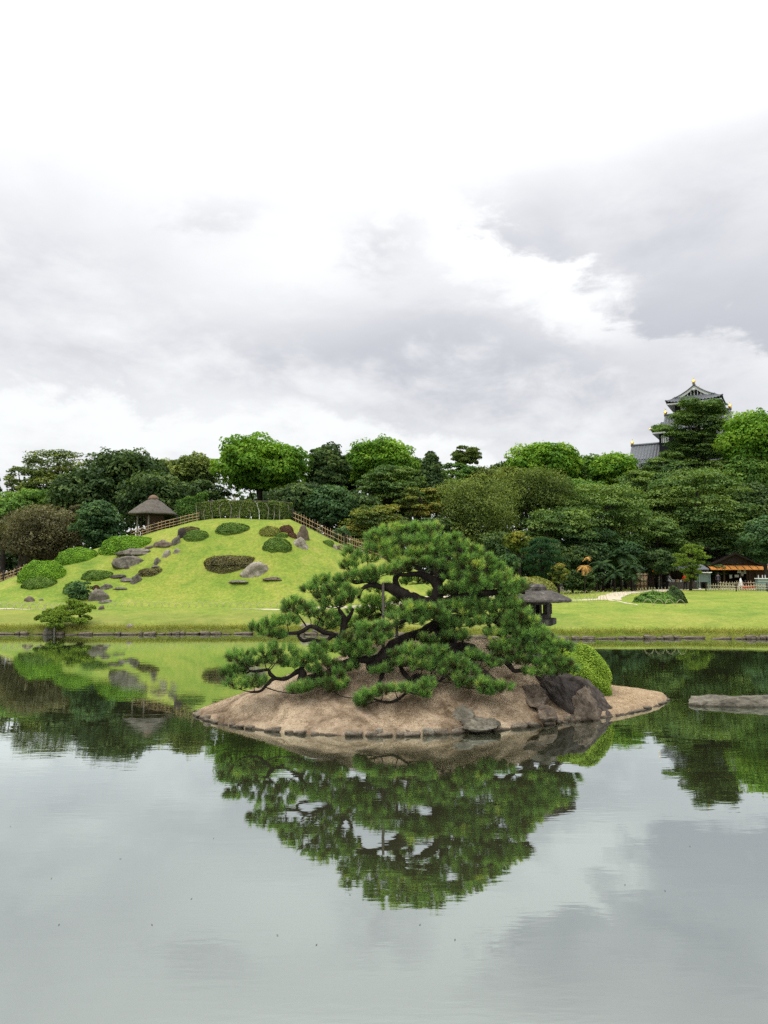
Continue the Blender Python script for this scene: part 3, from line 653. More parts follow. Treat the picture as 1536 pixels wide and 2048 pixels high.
def tree(name, label, px, py, rx, ry, Y, mat, style='dome', seed=0, leaf=.26, dens=90, nz=40, base_py=None, cat='tree', group=None, barkm=None, tint=(.22, .80), cap=20000, depth=.8):
    """a tree whose crown fills the ellipse (px,py,rx,ry) of the photograph at distance Y; it stands on the ground there"""
    rg = np.random.default_rng(seed + 100); s = mpp(Y)
    c = at(px, py, Y); RX, RZ = rx * s, ry * s; RY = RX * depth
    b = Vector((c.x, c.y, gz(c.x, c.y)))
    root = empty(name, b, 0, label, cat, group); puffs = []
    lc = c - b
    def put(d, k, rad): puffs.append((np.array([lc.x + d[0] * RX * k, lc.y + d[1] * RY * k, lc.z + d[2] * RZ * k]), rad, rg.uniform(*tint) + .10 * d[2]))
    if style in ('dome', 'fine'):
        pr = .30 if style == 'dome' else .26
        for i in range(nz):
            z = 1 - 2 * (i + .5) / nz; a = i * 2.39996 + rg.uniform(-.4, .4); q = math.sqrt(1 - z * z)
            d = np.array([q * math.cos(a), q * math.sin(a), z])
            k = rg.uniform(.56, .86) * (.88 if z > .8 else 1); w = pr * rg.uniform(.75, 1.3) * min(RX, RZ * 1.3)
            put(d, k, (w * rg.uniform(1, 1.35), w * rg.uniform(1, 1.3), w * rg.uniform(.6, .85)))
        for i in range(nz // 4):
            d = unit(rg.normal(size=3)); w = .3 * min(RX, RZ); put(d, .35, (w, w, w * .8))
    elif style == 'layer':
        for i in range(nz):
            z = -1 + 2 * (i + rg.uniform(.2, .8)) / nz; q = math.sqrt(max(0, 1 - (z * .93) ** 2)); a = rg.uniform(0, 6.283)
            k = q * rg.uniform(.5, .92); w = rg.uniform(.16, .34) * RX
            puffs.append((np.array([lc.x + math.cos(a) * k * RX, lc.y + math.sin(a) * k * RY, lc.z + z * RZ]), (w * 1.25, w, w * rg.uniform(.34, .58)), rg.uniform(*tint)))
    elif style == 'cone':
        for i in range(nz):
            t = (i + .5) / nz; q = (1 - t) ** .8; a = i * 2.4 + rg.uniform(-.5, .5); k = q * rg.uniform(.45, .85); w = (.16 + .22 * q) * RX
            puffs.append((np.array([lc.x + math.cos(a) * k * RX, lc.y + math.sin(a) * k * RY, lc.z + (2 * t - 1) * RZ]), (w * 1.2, w * 1.1, w * rg.uniform(.7, 1.1)), rg.uniform(*tint)))
    lowp = [p for p in puffs if p[0][2] < lc.z + RZ * .4]
    picks = [puffs[i][0] for i in rg.choice(len(puffs), min(9, len(puffs)), replace=False)]
    th_ = max(.5, lc.z + (RZ * .55 if style != 'dome' else RZ * .35))
    trunk_mesh(th_, max(.10, .028 * (lc.z + RZ)), (lc.x * .8, lc.y), picks, rg).build('trunk', barkm or bark2, root, True)
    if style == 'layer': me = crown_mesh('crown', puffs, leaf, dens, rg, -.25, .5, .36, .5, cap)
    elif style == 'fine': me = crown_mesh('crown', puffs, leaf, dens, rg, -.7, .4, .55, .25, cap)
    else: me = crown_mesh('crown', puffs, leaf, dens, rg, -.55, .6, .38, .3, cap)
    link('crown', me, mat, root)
    return root
def bush(label, px, py, w, h, mat, seed, Y=None, leaf=.075, n=2600, rz=0, cat='bush', group=None, name='clipped_bush', depth=.58, sq=2.05, P=None, tilt=None):
    """clipped dome standing with its base at pixel (px, py), w by h pixels"""
    p = P or (gnd(px, py) if Y is None else on(px, Y)); s = mpp(p.y); rg = np.random.default_rng(seed + 500)
    RX, RZ = w * s / 2, h * s; RY = RX * depth
    p = Vector((p.x, p.y + RY * (.95 if P is None else .55), 0)); p.z = gz(p.x, p.y) if P is None else P.z
    if P is None: RZ = max(.30 * RX, at(px, py - h, p.y).z - p.z)
    root = empty(name, p, rz, label, cat, group)
    def surf(d):
        q = (np.abs(d[:, 0]) ** sq + np.abs(d[:, 1]) ** sq + np.abs(d[:, 2]) ** sq) ** (1 / sq)
        q = 1 / q * (1 + .05 * np.sin(d[:, 0] * 6 + seed) * np.sin(d[:, 1] * 5 + seed * 2) + .03 * np.sin(d[:, 2] * 11 + d[:, 0] * 9 + seed))
        return d * q[:, None] * np.array([RX, RY, RZ])
    def drop(v):        # follow the slope the bush stands on
        if P is None: v[:, 2] += (ground_z(p.x + v[:, 0], p.y + v[:, 1]) - p.z) * np.clip(1 - v[:, 2] / RZ, 0, 1) * .9
        return v
    v, f = ico(4); vv = drop(surf(v) * .955); vv[:, 2] = np.maximum(vv[:, 2], -RZ * .3)
    link('stems', npmesh('stems', vv, f, np.full(len(f), .12), True), mat, root)  # solid inner dome in one dark leaf tint, filling behind the leaves
    d = unit(rg.normal(size=(int(n * 1.9), 3))); d = d[d[:, 2] > -.22][:n]; pos = drop(surf(d) * rg.uniform(.955, 1.02, (len(d), 1)))
    nv = unit(d / np.array([RX, RY, RZ])); nv[:, 2] += .25
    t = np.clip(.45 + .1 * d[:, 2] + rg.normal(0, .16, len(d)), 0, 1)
    lv = leaves(pos, unit(nv), leaf, rg, .5, .32)
    link('foliage', npmesh('foliage', lv, np.arange(len(lv)).reshape(-1, 4), t), mat, root)
    return root
def needle_mesh(name, tufts, dirs, rg, per=110, length=.12, width=.0036, spread=.75, tint=.5, shoot=.11, dead=0.0):
    """bottle-brush shoots: at each (n,3) position needles fan out round a short shoot that points along dirs"""
    n = len(tufts); T = np.repeat(tufts, per, 0); D = np.repeat(dirs, per, 0); m = len(T)
    t = rg.random(m); rad = rg.normal(size=(m, 3)); rad = unit(rad - D * (rad * D).sum(1, keepdims=True))
    ang = (1.15 - .75 * t) * spread * rg.uniform(.7, 1.25, m)
    nd = unit(D * np.cos(ang)[:, None] + rad * np.sin(ang)[:, None])
    L = length * np.repeat(rg.uniform(.72, 1.15, n), per) * rg.uniform(.75, 1.15, m); sd = unit(np.cross(nd, rg.normal(size=(m, 3))))
    st = T + D * ((t - .6) * shoot)[:, None]
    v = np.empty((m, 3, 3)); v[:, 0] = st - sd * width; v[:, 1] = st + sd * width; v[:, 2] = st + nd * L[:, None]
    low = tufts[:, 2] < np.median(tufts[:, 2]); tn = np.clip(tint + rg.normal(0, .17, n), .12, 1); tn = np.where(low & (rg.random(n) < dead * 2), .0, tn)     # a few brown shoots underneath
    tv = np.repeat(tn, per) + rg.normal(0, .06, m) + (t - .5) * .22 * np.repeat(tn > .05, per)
    return npmesh(name, v.reshape(-1, 3), np.arange(3 * m).reshape(m, 3), np.clip(tv, 0, 1))

# ------------------------------------------------------------------ the island pine
PY0 = 17.2
def clear(p, r_, step=.06):
    """move a point towards the viewer along its line of sight until it is clear of the mound"""
    d = Vector((p.x / p.y, 1, (p.z - CAMH) / p.y)); p = p.copy()
    for _ in range(80):
        if p.z >= iz(p.x, p.y) + r_: break
        p -= d * step
    return p
pine_base = Vector((1.50, 17.55, iz(1.50, 17.55)))
pine = empty('pine_tree', pine_base, 0, 'wide spreading black pine with twisted limbs and needle pads on the islet', 'pine tree')
limbs = [  # (px, py, depth offset, radius in px)
    [(896, 1318, .45, 26), (892, 1285, .35, 22), (886, 1250, .25, 20), (880, 1215, .1, 19), (868, 1200, .05, 17)],
    [(884, 1216, .1, 18), (850, 1207, 0, 17), (822, 1200, -.1, 16), (800, 1186, -.15, 14), (776, 1174, -.2, 11), (757, 1172, -.25, 6), (738, 1171, -.3, 4.5), (724, 1180, -.3, 4), (718, 1196, -.3, 3)],
    [(757, 1172, -.25, 6), (735, 1160, -.2, 5), (712, 1163, -.15, 5), (690, 1160, -.1, 4), (672, 1172, -.1, 3)],
    [(800, 1188, -.15, 9), (790, 1160, 0, 7), (800, 1140, .1, 6), (812, 1115, .2, 6), (800, 1090, .3, 5), (775, 1085, .3, 4)],
    [(872, 1205, .05, 15), (876, 1180, .1, 14), (866, 1160, .15, 12), (848, 1150, .1, 9), (838, 1148, .0, 7), (815, 1150, -.1, 5), (790, 1150, -.2, 4)],
    [(872, 1170, .12, 11), (884, 1145, .3, 9), (872, 1115, .4, 8), (855, 1090, .5, 7), (835, 1072, .5, 5)],
    [(878, 1150, .25, 8), (905, 1128, .2, 6), (925, 1108, .1, 5), (905, 1090, .1, 4)],
    [(884, 1205, .1, 13), (915, 1198, 0, 11), (945, 1190, -.1, 10), (975, 1186, -.2, 8), (1003, 1182, -.2, 6), (1030, 1180, -.25, 5), (1050, 1186, -.3, 3)],
    [(905, 1195, .0, 7), (925, 1165, -.1, 6), (950, 1152, -.2, 5), (975, 1140, -.2, 4)],
    [(886, 1240, .2, 14), (862, 1255, 0, 12), (835, 1268, -.2, 11), (800, 1280, -.45, 10), (778, 1293, -.6, 9), (765, 1312, -.75, 9), (742, 1318, -.85, 9), (722, 1318, -.9, 8), (706, 1320, -.9, 8), (685, 1330, -.95, 8), (662, 1342, -1.0, 8), (640, 1352, -1.0, 7), (607, 1358, -1.0, 8)],
    [(710, 1318, -.9, 8), (695, 1300, -.7, 7), (683, 1285, -.6, 7), (686, 1265, -.5, 7), (688, 1245, -.4, 7), (683, 1228, -.4, 5), (678, 1215, -.4, 3)],
    [(688, 1248, -.4, 6), (700, 1232, -.45, 5), (706, 1218, -.5, 3)],
    [(686, 1278, -.55, 7), (665, 1270, -.6, 6), (648, 1266, -.65, 5.5), (634, 1256, -.7, 5), (622, 1252, -.75, 5), (606, 1262, -.8, 5), (590, 1266, -.8, 4), (570, 1268, -.8, 3.5), (545, 1262, -.8, 2.5)],
    [(668, 1272, -.6, 4.5), (645, 1284, -.7, 4), (622, 1280, -.75, 4), (605, 1280, -.8, 3.5), (597, 1270, -.8, 3)],
    [(604, 1362, -1.0, 11), (604, 1345, -1.0, 9), (602, 1336, -1.0, 6), (610, 1325, -.95, 4)],
    [(600, 1342, -1.0, 6), (585, 1350, -1.05, 5), (570, 1357, -1.05, 4.5), (552, 1358, -1.1, 4), (540, 1350, -1.1, 4), (535, 1340, -1.1, 3.5), (518, 1341, -1.1, 3), (500, 1342, -1.1, 2.5)],
    [(560, 1358, -1.1, 4), (545, 1358, -1.1, 4), (536, 1368, -1.15, 3.5), (520, 1382, -1.2, 3), (500, 1384, -1.2, 2)],
    [(888, 1235, .2, 10), (920, 1235, .0, 8), (955, 1228, -.2, 6), (985, 1240, -.3, 5), (1010, 1262, -.4, 4.5), (1035, 1270, -.4, 3.5), (1060, 1290, -.5, 3)],
    [(955, 1228, -.2, 5), (972, 1242, -.3, 4), (985, 1262, -.4, 3.5), (1010, 1280, -.5, 3)],
    [(894, 1300, .4, 15), (915, 1296, .1, 14), (940, 1296, -.15, 14), (955, 1310, -.35, 12), (975, 1318, -.5, 9), (1000, 1315, -.6, 7), (1016, 1330, -.7, 6), (1030, 1342, -.8, 5), (1050, 1340, -.8, 4), (1075, 1335, -.8, 3)],
    [(948, 1302, -.25, 9), (930, 1312, -.35, 8), (914, 1300, -.4, 5), (912, 1312, -.5, 5), (928, 1326, -.6, 6), (950, 1332, -.8, 6), (975, 1350, -1.0, 6), (992, 1362, -1.1, 5), (1010, 1372, -1.2, 4), (1000, 1378, -1.2, 2)],
    [(955, 1336, -.85, 5), (968, 1352, -1.0, 4), (985, 1358, -1.1, 4), (990, 1370, -1.2, 3), (970, 1378, -1.2, 2)],
    [(770, 1305, -.7, 15), (765, 1322, -.8, 14), (752, 1330, -.85, 12), (735, 1335, -.85, 9)],
    [(768, 1328, -.8, 6), (765, 1345, -.9, 4.5), (760, 1360, -1.0, 3.5), (758, 1372, -1.0, 2.5)],
    [(800, 1330, -.8, 5), (806, 1346, -1.0, 5), (822, 1360, -1.2, 5), (834, 1352, -1.2, 4), (858, 1354, -1.2, 3), (880, 1362, -1.3, 2)],
    [(838, 1352, -1.2, 3), (815, 1385, -1.5, 3), (790, 1400, -1.6, 3), (765, 1402, -1.6, 2.5), (740, 1396, -1.6, 2)],
    [(870, 1300, .1, 8), (868, 1315, -.3, 7), (860, 1325, -.6, 5), (830, 1326, -.8, 4), (800, 1330, -.9, 4)],
    [(886, 1255, .2, 8), (875, 1280, 0, 6), (872, 1300, -.2, 4), (876, 1310, -.3, 3)],
    [(880, 1230, .2, 8), (850, 1235, -.3, 6), (815, 1240, -.6, 5), (780, 1255, -.8, 4), (745, 1275, -.95, 4), (715, 1290, -1.0, 3)],
    [(868, 1195, .2, 10), (880, 1170, .8, 8), (870, 1140, 1.2, 6), (850, 1110, 1.4, 4)],
    [(884, 1225, .3, 9), (920, 1215, .9, 7), (960, 1205, 1.3, 5), (1000, 1205, 1.5, 4)],
    [(884, 1230, .3, 8), (840, 1225, .8, 6), (790, 1225, 1.2, 5), (740, 1235, 1.4, 4)],
]
skel = []
for i, lb in enumerate(limbs):
    pts = []; rad = []
    for (a, b, d, r_) in lb:
        p = at(a, b, PY0 + d); rw = r_ * mpp(PY0) * (1 if i == 0 else .86)
        if i > 0 and lb[0][1] > 1200: p = clear(p, rw * .6 + (.0 if i in (9, 14) else .03))
        pts.append(p - pine_base); rad.append(rw)
    if i == 0: pts[0].z = -.25
    P, W = crom(pts, rad, 5, .035, i)
    m = MB().tube(P, W, 8); m.build('trunk' if i == 0 else 'branch', bark, pine, True)
    skel += [(p, w) for p, w in zip(P, W)]
skp = np.array([p[:] for p, _ in skel])
pads = [  # px, py, half width, half height, depth offset
    (478, 1318, 30, 20, -1.1), (470, 1345, 26, 18, -1.0), (478, 1372, 34, 22, -1.2), (508, 1368, 34, 18, -1.15), (500, 1330, 22, 14, -1.0), (455, 1350, 16, 14, -1.1),
    (530, 1308, 30, 20, -1.1), (565, 1305, 34, 24, -1.05), (600, 1322, 36, 20, -1.0), (628, 1314, 26, 20, -.9), (548, 1322, 30, 14, -1.0), (640, 1296, 20, 14, -.7), (585, 1330, 30, 12, -1.0),
    (520, 1258, 24, 22, -.8), (548, 1248, 30, 18, -.8), (575, 1244, 24, 16, -.75), (535, 1270, 26, 14, -.8), (555, 1275, 18, 14, -.8),
    (590, 1220, 32, 24, -.6), (615, 1225, 30, 22, -.6), (585, 1206, 20, 12, -.6), (640, 1232, 30, 20, -.5), (665, 1240, 26, 18, -.4), (650, 1255, 26, 12, -.4), (660, 1212, 28, 16, -.3),
    (624, 1182, 26, 20, -.3), (640, 1166, 18, 14, -.2), (660, 1160, 22, 14, -.1), (678, 1182, 34, 18, -.3), (655, 1195, 30, 16, -.3), (700, 1192, 26, 16, -.35), (690, 1160, 24, 14, 0), (690, 1205, 26, 14, -.3),
    (702, 1110, 22, 20, 0), (712, 1128, 26, 20, -.05), (700, 1135, 22, 16, 0), (735, 1120, 20, 16, .2), (730, 1150, 34, 16, -.2), (760, 1146, 40, 16, -.3), (785, 1142, 26, 14, -.2), (735, 1160, 28, 12, -.2),
    (748, 1080, 24, 20, .3), (770, 1068, 26, 18, .35), (765, 1095, 28, 20, .2), (745, 1100, 18, 18, .25), (795, 1062, 26, 16, .5), (822, 1060, 26, 15, .55), (800, 1085, 26, 18, .3),
    (838, 1064, 28, 18, .4), (865, 1060, 24, 18, .4), (850, 1084, 30, 20, .2), (822, 1090, 26, 18, .15), (876, 1080, 20, 18, .3), (785, 1110, 24, 15, .15), (815, 1110, 28, 14, .1), (845, 1108, 26, 14, .0), (790, 1122, 18, 10, .1),
    (870, 1105, 24, 16, .1), (900, 1088, 24, 18, .2), (912, 1078, 16, 12, .25), (890, 1100, 22, 16, .1), (835, 1128, 34, 14, -.1), (865, 1128, 30, 16, -.1), (885, 1140, 26, 14, .0), (810, 1130, 28, 12, -.1),
    (925, 1098, 26, 18, .1), (945, 1105, 26, 18, .1), (930, 1120, 28, 18, -.05), (960, 1118, 26, 20, 0), (975, 1130, 26, 18, 0), (950, 1138, 32, 18, -.2), (915, 1135, 22, 12, 0), (905, 1155, 26, 14, -.1),
    (992, 1142, 24, 18, -.05), (985, 1158, 30, 16, -.2), (1005, 1152, 22, 16, -.1), (950, 1162, 32, 16, -.25), (920, 1172, 28, 14, -.2), (970, 1172, 30, 16, -.3), (1000, 1172, 28, 14, -.3), (895, 1182, 18, 10, -.1),
    (1022, 1168, 24, 16, -.25), (1035, 1180, 24, 16, -.3), (1015, 1188, 26, 12, -.3), (940, 1182, 24, 10, -.2), (1040, 1170, 12, 10, -.2),
    (950, 1208, 30, 14, -.3), (975, 1215, 28, 16, -.35), (1000, 1222, 28, 18, -.4), (920, 1212, 26, 12, -.2), (895, 1212, 22, 10, -.2), (1015, 1210, 22, 12, -.35), (935, 1225, 28, 12, -.3),
    (1018, 1212, 22, 14, -.4), (1032, 1210, 20, 14, -.4), (1044, 1228, 20, 16, -.45), (1062, 1246, 18, 13, -.5), (1035, 1235, 28, 18, -.5), (1060, 1250, 28, 18, -.55), (1080, 1266, 18, 14, -.5), (1020, 1250, 24, 14, -.5),
    (1030, 1270, 28, 18, -.6), (1058, 1275, 30, 20, -.65), (1085, 1280, 28, 18, -.65), (1105, 1290, 28, 18, -.7), (1125, 1298, 24, 16, -.7), (1040, 1295, 30, 20, -.7), (1065, 1305, 30, 20, -.75), (1010, 1290, 24, 16, -.6), (1090, 1305, 26, 16, -.75),
    (1050, 1325, 26, 18, -.8), (1072, 1330, 22, 16, -.85), (1100, 1328, 26, 16, -.9), (1122, 1330, 28, 14, -.95), (1140, 1342, 20, 12, -1.0), (1112, 1345, 24, 10, -1.0), (1000, 1308, 20, 12, -.6),
    (820, 1222, 30, 18, -.6), (845, 1220, 26, 16, -.5), (870, 1225, 28, 16, -.45), (795, 1235, 26, 18, -.65), (785, 1255, 24, 14, -.7), (855, 1238, 30, 14, -.5), (825, 1245, 26, 14, -.6), (890, 1240, 20, 14, -.4), (905, 1255, 24, 16, -.3), (925, 1250, 24, 14, -.35), (900, 1275, 20, 16, -.4), (925, 1278, 18, 16, -.4), (960, 1245, 28, 12, -.4), (990, 1268, 24, 12, -.5),
    (730, 1262, 30, 18, -.9), (755, 1258, 28, 18, -.9), (765, 1275, 24, 14, -.85), (710, 1280, 30, 20, -1.0), (690, 1295, 28, 18, -1.0), (720, 1298, 30, 18, -1.05), (745, 1285, 30, 18, -1.0), (700, 1310, 24, 12, -1.05), (735, 1308, 22, 10, -1.0),
    (866, 1288, 22, 14, -.5), (850, 1282, 18, 12, -.5), (800, 1312, 24, 16, -1.1), (825, 1305, 28, 18, -1.1), (850, 1310, 28, 18, -1.1), (870, 1322, 24, 16, -1.15), (815, 1325, 30, 14, -1.15), (845, 1335, 28, 14, -1.2), (790, 1328, 18, 10, -1.1),
    (875, 1340, 26, 14, -1.3), (900, 1345, 26, 14, -1.3), (920, 1335, 24, 16, -1.2), (938, 1345, 22, 14, -1.25), (915, 1360, 22, 16, -1.35), (930, 1372, 22, 12, -1.4), (960, 1366, 22, 10, -1.4), (985, 1380, 24, 12, -1.4), (1008, 1376, 22, 12, -1.4), (970, 1385, 18, 8, -1.4), (965, 1318, 18, 10, -.9), (895, 1330, 24, 12, -1.2),
    (672, 1352, 20, 16, -1.3), (680, 1372, 20, 18, -1.4), (668, 1380, 16, 12, -1.4), (590, 1384, 22, 14, -1.3), (610, 1378, 22, 12, -1.3), (632, 1372, 22, 10, -1.3), (650, 1366, 18, 9, -1.3),
    (725, 1398, 20, 12, -1.8), (745, 1390, 22, 10, -1.8), (765, 1384, 24, 10, -1.75), (790, 1380, 22, 10, -1.7), (815, 1382, 24, 10, -1.7), (840, 1378, 22, 12, -1.6), (860, 1370, 20, 12, -1.5), (722, 1408, 14, 6, -1.8), (845, 1390, 18, 8, -1.7),
    (1020, 1308, 24, 14, -.75), (1034, 1322, 22, 12, -.8), (988, 1298, 22, 12, -.6), (1086, 1346, 24, 10, -1.0), (1062, 1346, 20, 9, -.95), (880, 1306, 24, 13, -1.0), (942, 1312, 20, 11, -.9), (905, 1322, 24, 12, -1.1), (652, 1330, 26, 13, -1.05), (628, 1344, 22, 10, -1.05), (700, 1336, 24, 12, -1.1), (762, 1342, 24, 10, -1.15), (660, 1300, 24, 14, -.8), (985, 1330, 20, 10, -1.0),
    # the far side of the tree
    (760, 1180, 34, 16, 1.1), (720, 1225, 34, 16, 1.3), (700, 1250, 30, 16, 1.2), (760, 1215, 34, 16, 1.3), (810, 1205, 30, 14, 1.0), (745, 1205, 30, 16, 1.2), (735, 1240, 30, 16, 1.4), (790, 1225, 30, 14, 1.2), (830, 1165, 34, 16, 1.0), (845, 1100, 34, 18, 1.3), (880, 1110, 30, 16, 1.4), (910, 1150, 34, 16, 1.2), (950, 1185, 34, 16, 1.4), (990, 1195, 34, 16, 1.5), (1020, 1200, 30, 16, 1.4), (940, 1225, 30, 14, 1.1), (980, 1240, 34, 16, 1.2), (1010, 1235, 30, 14, 1.3), (960, 1150, 30, 16, 1.0), (800, 1140, 30, 16, 1.0),
    (1000, 1265, 30, 14, .9), (1040, 1255, 26, 14, 1.0), (880, 1190, 28, 12, .8), (920, 1195, 28, 12, 1.0),
]
rgp = np.random.default_rng(5)
for i, (a, b, hw, hh, d) in enumerate(pads):
    c = at(a, b, PY0 + d); s = mpp(c.y); rx_, rz_ = hw * s * .88, hh * s * .76
    if b > 1270: c = clear(c, rz_ * .6 + .02)
    ry_ = rx_ * rgp.uniform(.75, 1.05); lc = c - pine_base
    nt_ = int(10 + 185 * rx_ * ry_)
    dd = unit(rgp.normal(size=(nt_ * 3, 3))); dd = dd[dd[:, 2] > -.12][:nt_]
    k = rgp.uniform(.5, 1.0, (len(dd), 1)) ** .5
    tp = np.array(lc[:]) + dd * k * np.array([rx_, ry_, rz_])
    dr = unit(dd * np.array([.75, .75, .4]) + np.array([0, 0, .80]) + rgp.normal(0, .20, (len(dd), 3)))
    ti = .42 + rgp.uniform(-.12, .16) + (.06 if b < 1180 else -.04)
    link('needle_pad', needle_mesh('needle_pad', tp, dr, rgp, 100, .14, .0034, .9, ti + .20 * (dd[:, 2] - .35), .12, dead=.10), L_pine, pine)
    # twigs up into the pad from the nearest limb
    di = np.linalg.norm(skp - np.array(lc[:]), axis=1) + np.where(skp[:, 2] > lc.z + rz_, .4, 0); j = int(np.argmin(di)); s0 = Vector(skp[j]); e0 = lc + Vector((0, 0, -rz_ * .3))
    mb = MB(); r0 = min(skel[j][1] * .7, .012 + .006 * (e0 - s0).length)
    mid = s0.lerp(e0, .5) + Vector((rgp.normal(0, .12), rgp.normal(0, .12), -.06)) * min(1, (e0 - s0).length)
    A, B = crom([s0, mid, e0], [r0, r0 * .75, r0 * .5], 4, .02, i); mb.tube(A, B, 5)
    for q in rgp.choice(len(tp), min(9, len(tp)), replace=False):
        t_ = Vector(tp[q]); mb.tube([A[-1 - int(rgp.integers(0, 3))], A[-1].lerp(t_, .5) + Vector((0, 0, -.03)), t_], [r0 * .45, r0 * .35, .003], 4)
    mb.build('twig', bark, pine, True)
# support poles
for (a, b0, b1, d, lab) in ((766, 1165, 1300, -.32, 'tall weathered pole propping the thick left limb of the black pine'), (793, 1243, 1312, -.5, 'short weathered pole propping the low left limb of the black pine')):
    t_ = at(a, b0, PY0 + d); zb = iz(t_.x, t_.y)
    o = MB().tube([(0, 0, -.1), (.01, 0, (t_.z - zb) * .5), (0, 0, t_.z - zb)], [.036, .034, .03], 8).build('support_pole', grey_wood, None, True, loc=(t_.x, t_.y, zb)); tag(o, lab, 'pole')

# clipped bush on the island
bp = at(1163, 1388, 18.0); bp.z = iz(bp.x, bp.y + .4) - .02
bush('domed lime-green clipped bush behind the large boulder on the islet', 1163, 1388, 136, 76, L_azlime, 3, leaf=.026, n=15000, P=bp, depth=.85, sq=2.2)

# ------------------------------------------------------------------ stone lantern
def lantern():
    Y = 18.9; c = at(1073, 1283, Y); s = mpp(Y)
    zm = iz(c.x, c.y); zg = zm + .55; z = lambda py: at(1073, py, Y).z - zg
    rock((c.x, c.y, zm), (1.75, 1.5, .56), 91, rock_grey, 'flat-topped grey base stone under the stone lantern', .3, .3, flat=.45)
    root = empty('stone_lantern', (c.x, c.y, zg), R(8), 'weathered stone snow-viewing lantern with wide cap behind the islet pine', 'stone lantern')
    # four arched legs
    zt = z(1257)
    for k in range(4):
        a = R(45) + k * math.pi / 2 + R(0); ca, sa = math.cos(a), math.sin(a); m = MB()
        prof = [(.20, zt - .02), (.34, zt - .06), (.47, zt - .16), (.57, zt - .30), (.64, zt - .46), (.67, -.08)]
        th_ = [.13, .13, .12, .11, .10, .11]
        v = []
        for (r_, zz), t in zip(prof, th_):
            for (o1, o2) in ((-.11, 0), (.11, 0), (.11, -1), (-.11, -1)):
                rr_ = r_ - (t if o2 and zz < zt - .1 else 0) * .9; z2 = zz - (t if o2 and zz >= zt - .2 else 0) * .9
                v.append((rr_ * ca - o1 * sa, rr_ * sa + o1 * ca, z2))
        f = [(i * 4 + q, i * 4 + (q + 1) % 4, i * 4 + 4 + (q + 1) % 4, i * 4 + 4 + q) for i in range(5) for q in range(4)] + [(3, 2, 1, 0), (20, 21, 22, 23)]
        m.add(v, f).build('leg', stone_lantern, root)
    MB().lathe([(.22, zt - .08), (.24, zt - .02), (.22, z(1251))], 6).build('leg_collar', stone_lantern, root)
    MB().lathe([(.46, z(1250)), (.535, z(1248)), (.54, z(1237)), (.52, z(1236))], 6).build('platform', stone_lantern, root)
    # fire box: six pillars, sill and lintel, open windows between
    z0, z1 = z(1236), z(1204)
    MB().lathe([(.40, z0), (.40, z0 + (z1 - z0) * .26)], 6, cap=True).build('fire_box_sill', stone_lantern, root)
    MB().lathe([(.40, z0 + (z1 - z0) * .86), (.40, z1)], 6, cap=True).build('fire_box_lintel', stone_lantern, root)
    for k in range(6):
        a = k * math.pi / 3; MB().box((.35 * math.cos(a), .35 * math.sin(a), (z0 + z1) / 2 + .03), (.11, .11, (z1 - z0) * .64), a).build('pillar', stone_lantern, root)
        a += math.pi / 6; MB().box((.325 * math.cos(a), .325 * math.sin(a), (z0 + z1) / 2 + .03), (.05, .06, (z1 - z0) * .62), a).build('window_bar', stone_lantern, root)
    ze = z(1203)
    cap_ = MB().lathe([(.42, ze - .01), (.86, ze - .005), (.90, ze + .02), (.885, ze + .06), (.72, ze + .14), (.55, ze + .225), (.42, ze + .265), (.30, ze + .285)], 24).build('cap', stone_lantern, root, False)
    MB().lathe([(.22, ze + .27), (.285, ze + .30), (.27, ze + .37), (.20, ze + .42), (.09, ze + .445)], 14).build('finial', stone_lantern, cap_)
    for o in root.children_recursive:
        if o.name.startswith(('cap', 'finial')):
            bm = bmesh.new(); bm.from_mesh(o.data); bmesh.ops.triangulate(bm, faces=bm.faces[:]); bmesh.ops.subdivide_edges(bm, edges=bm.edges[:], cuts=2, use_grid_fill=True); bm.normal_update()
            for v in bm.verts: v.co += v.normal * mnoise.fractal(v.co * 6, 1, 2, 4) * .022
            bm.to_mesh(o.data); bm.free()
lantern()

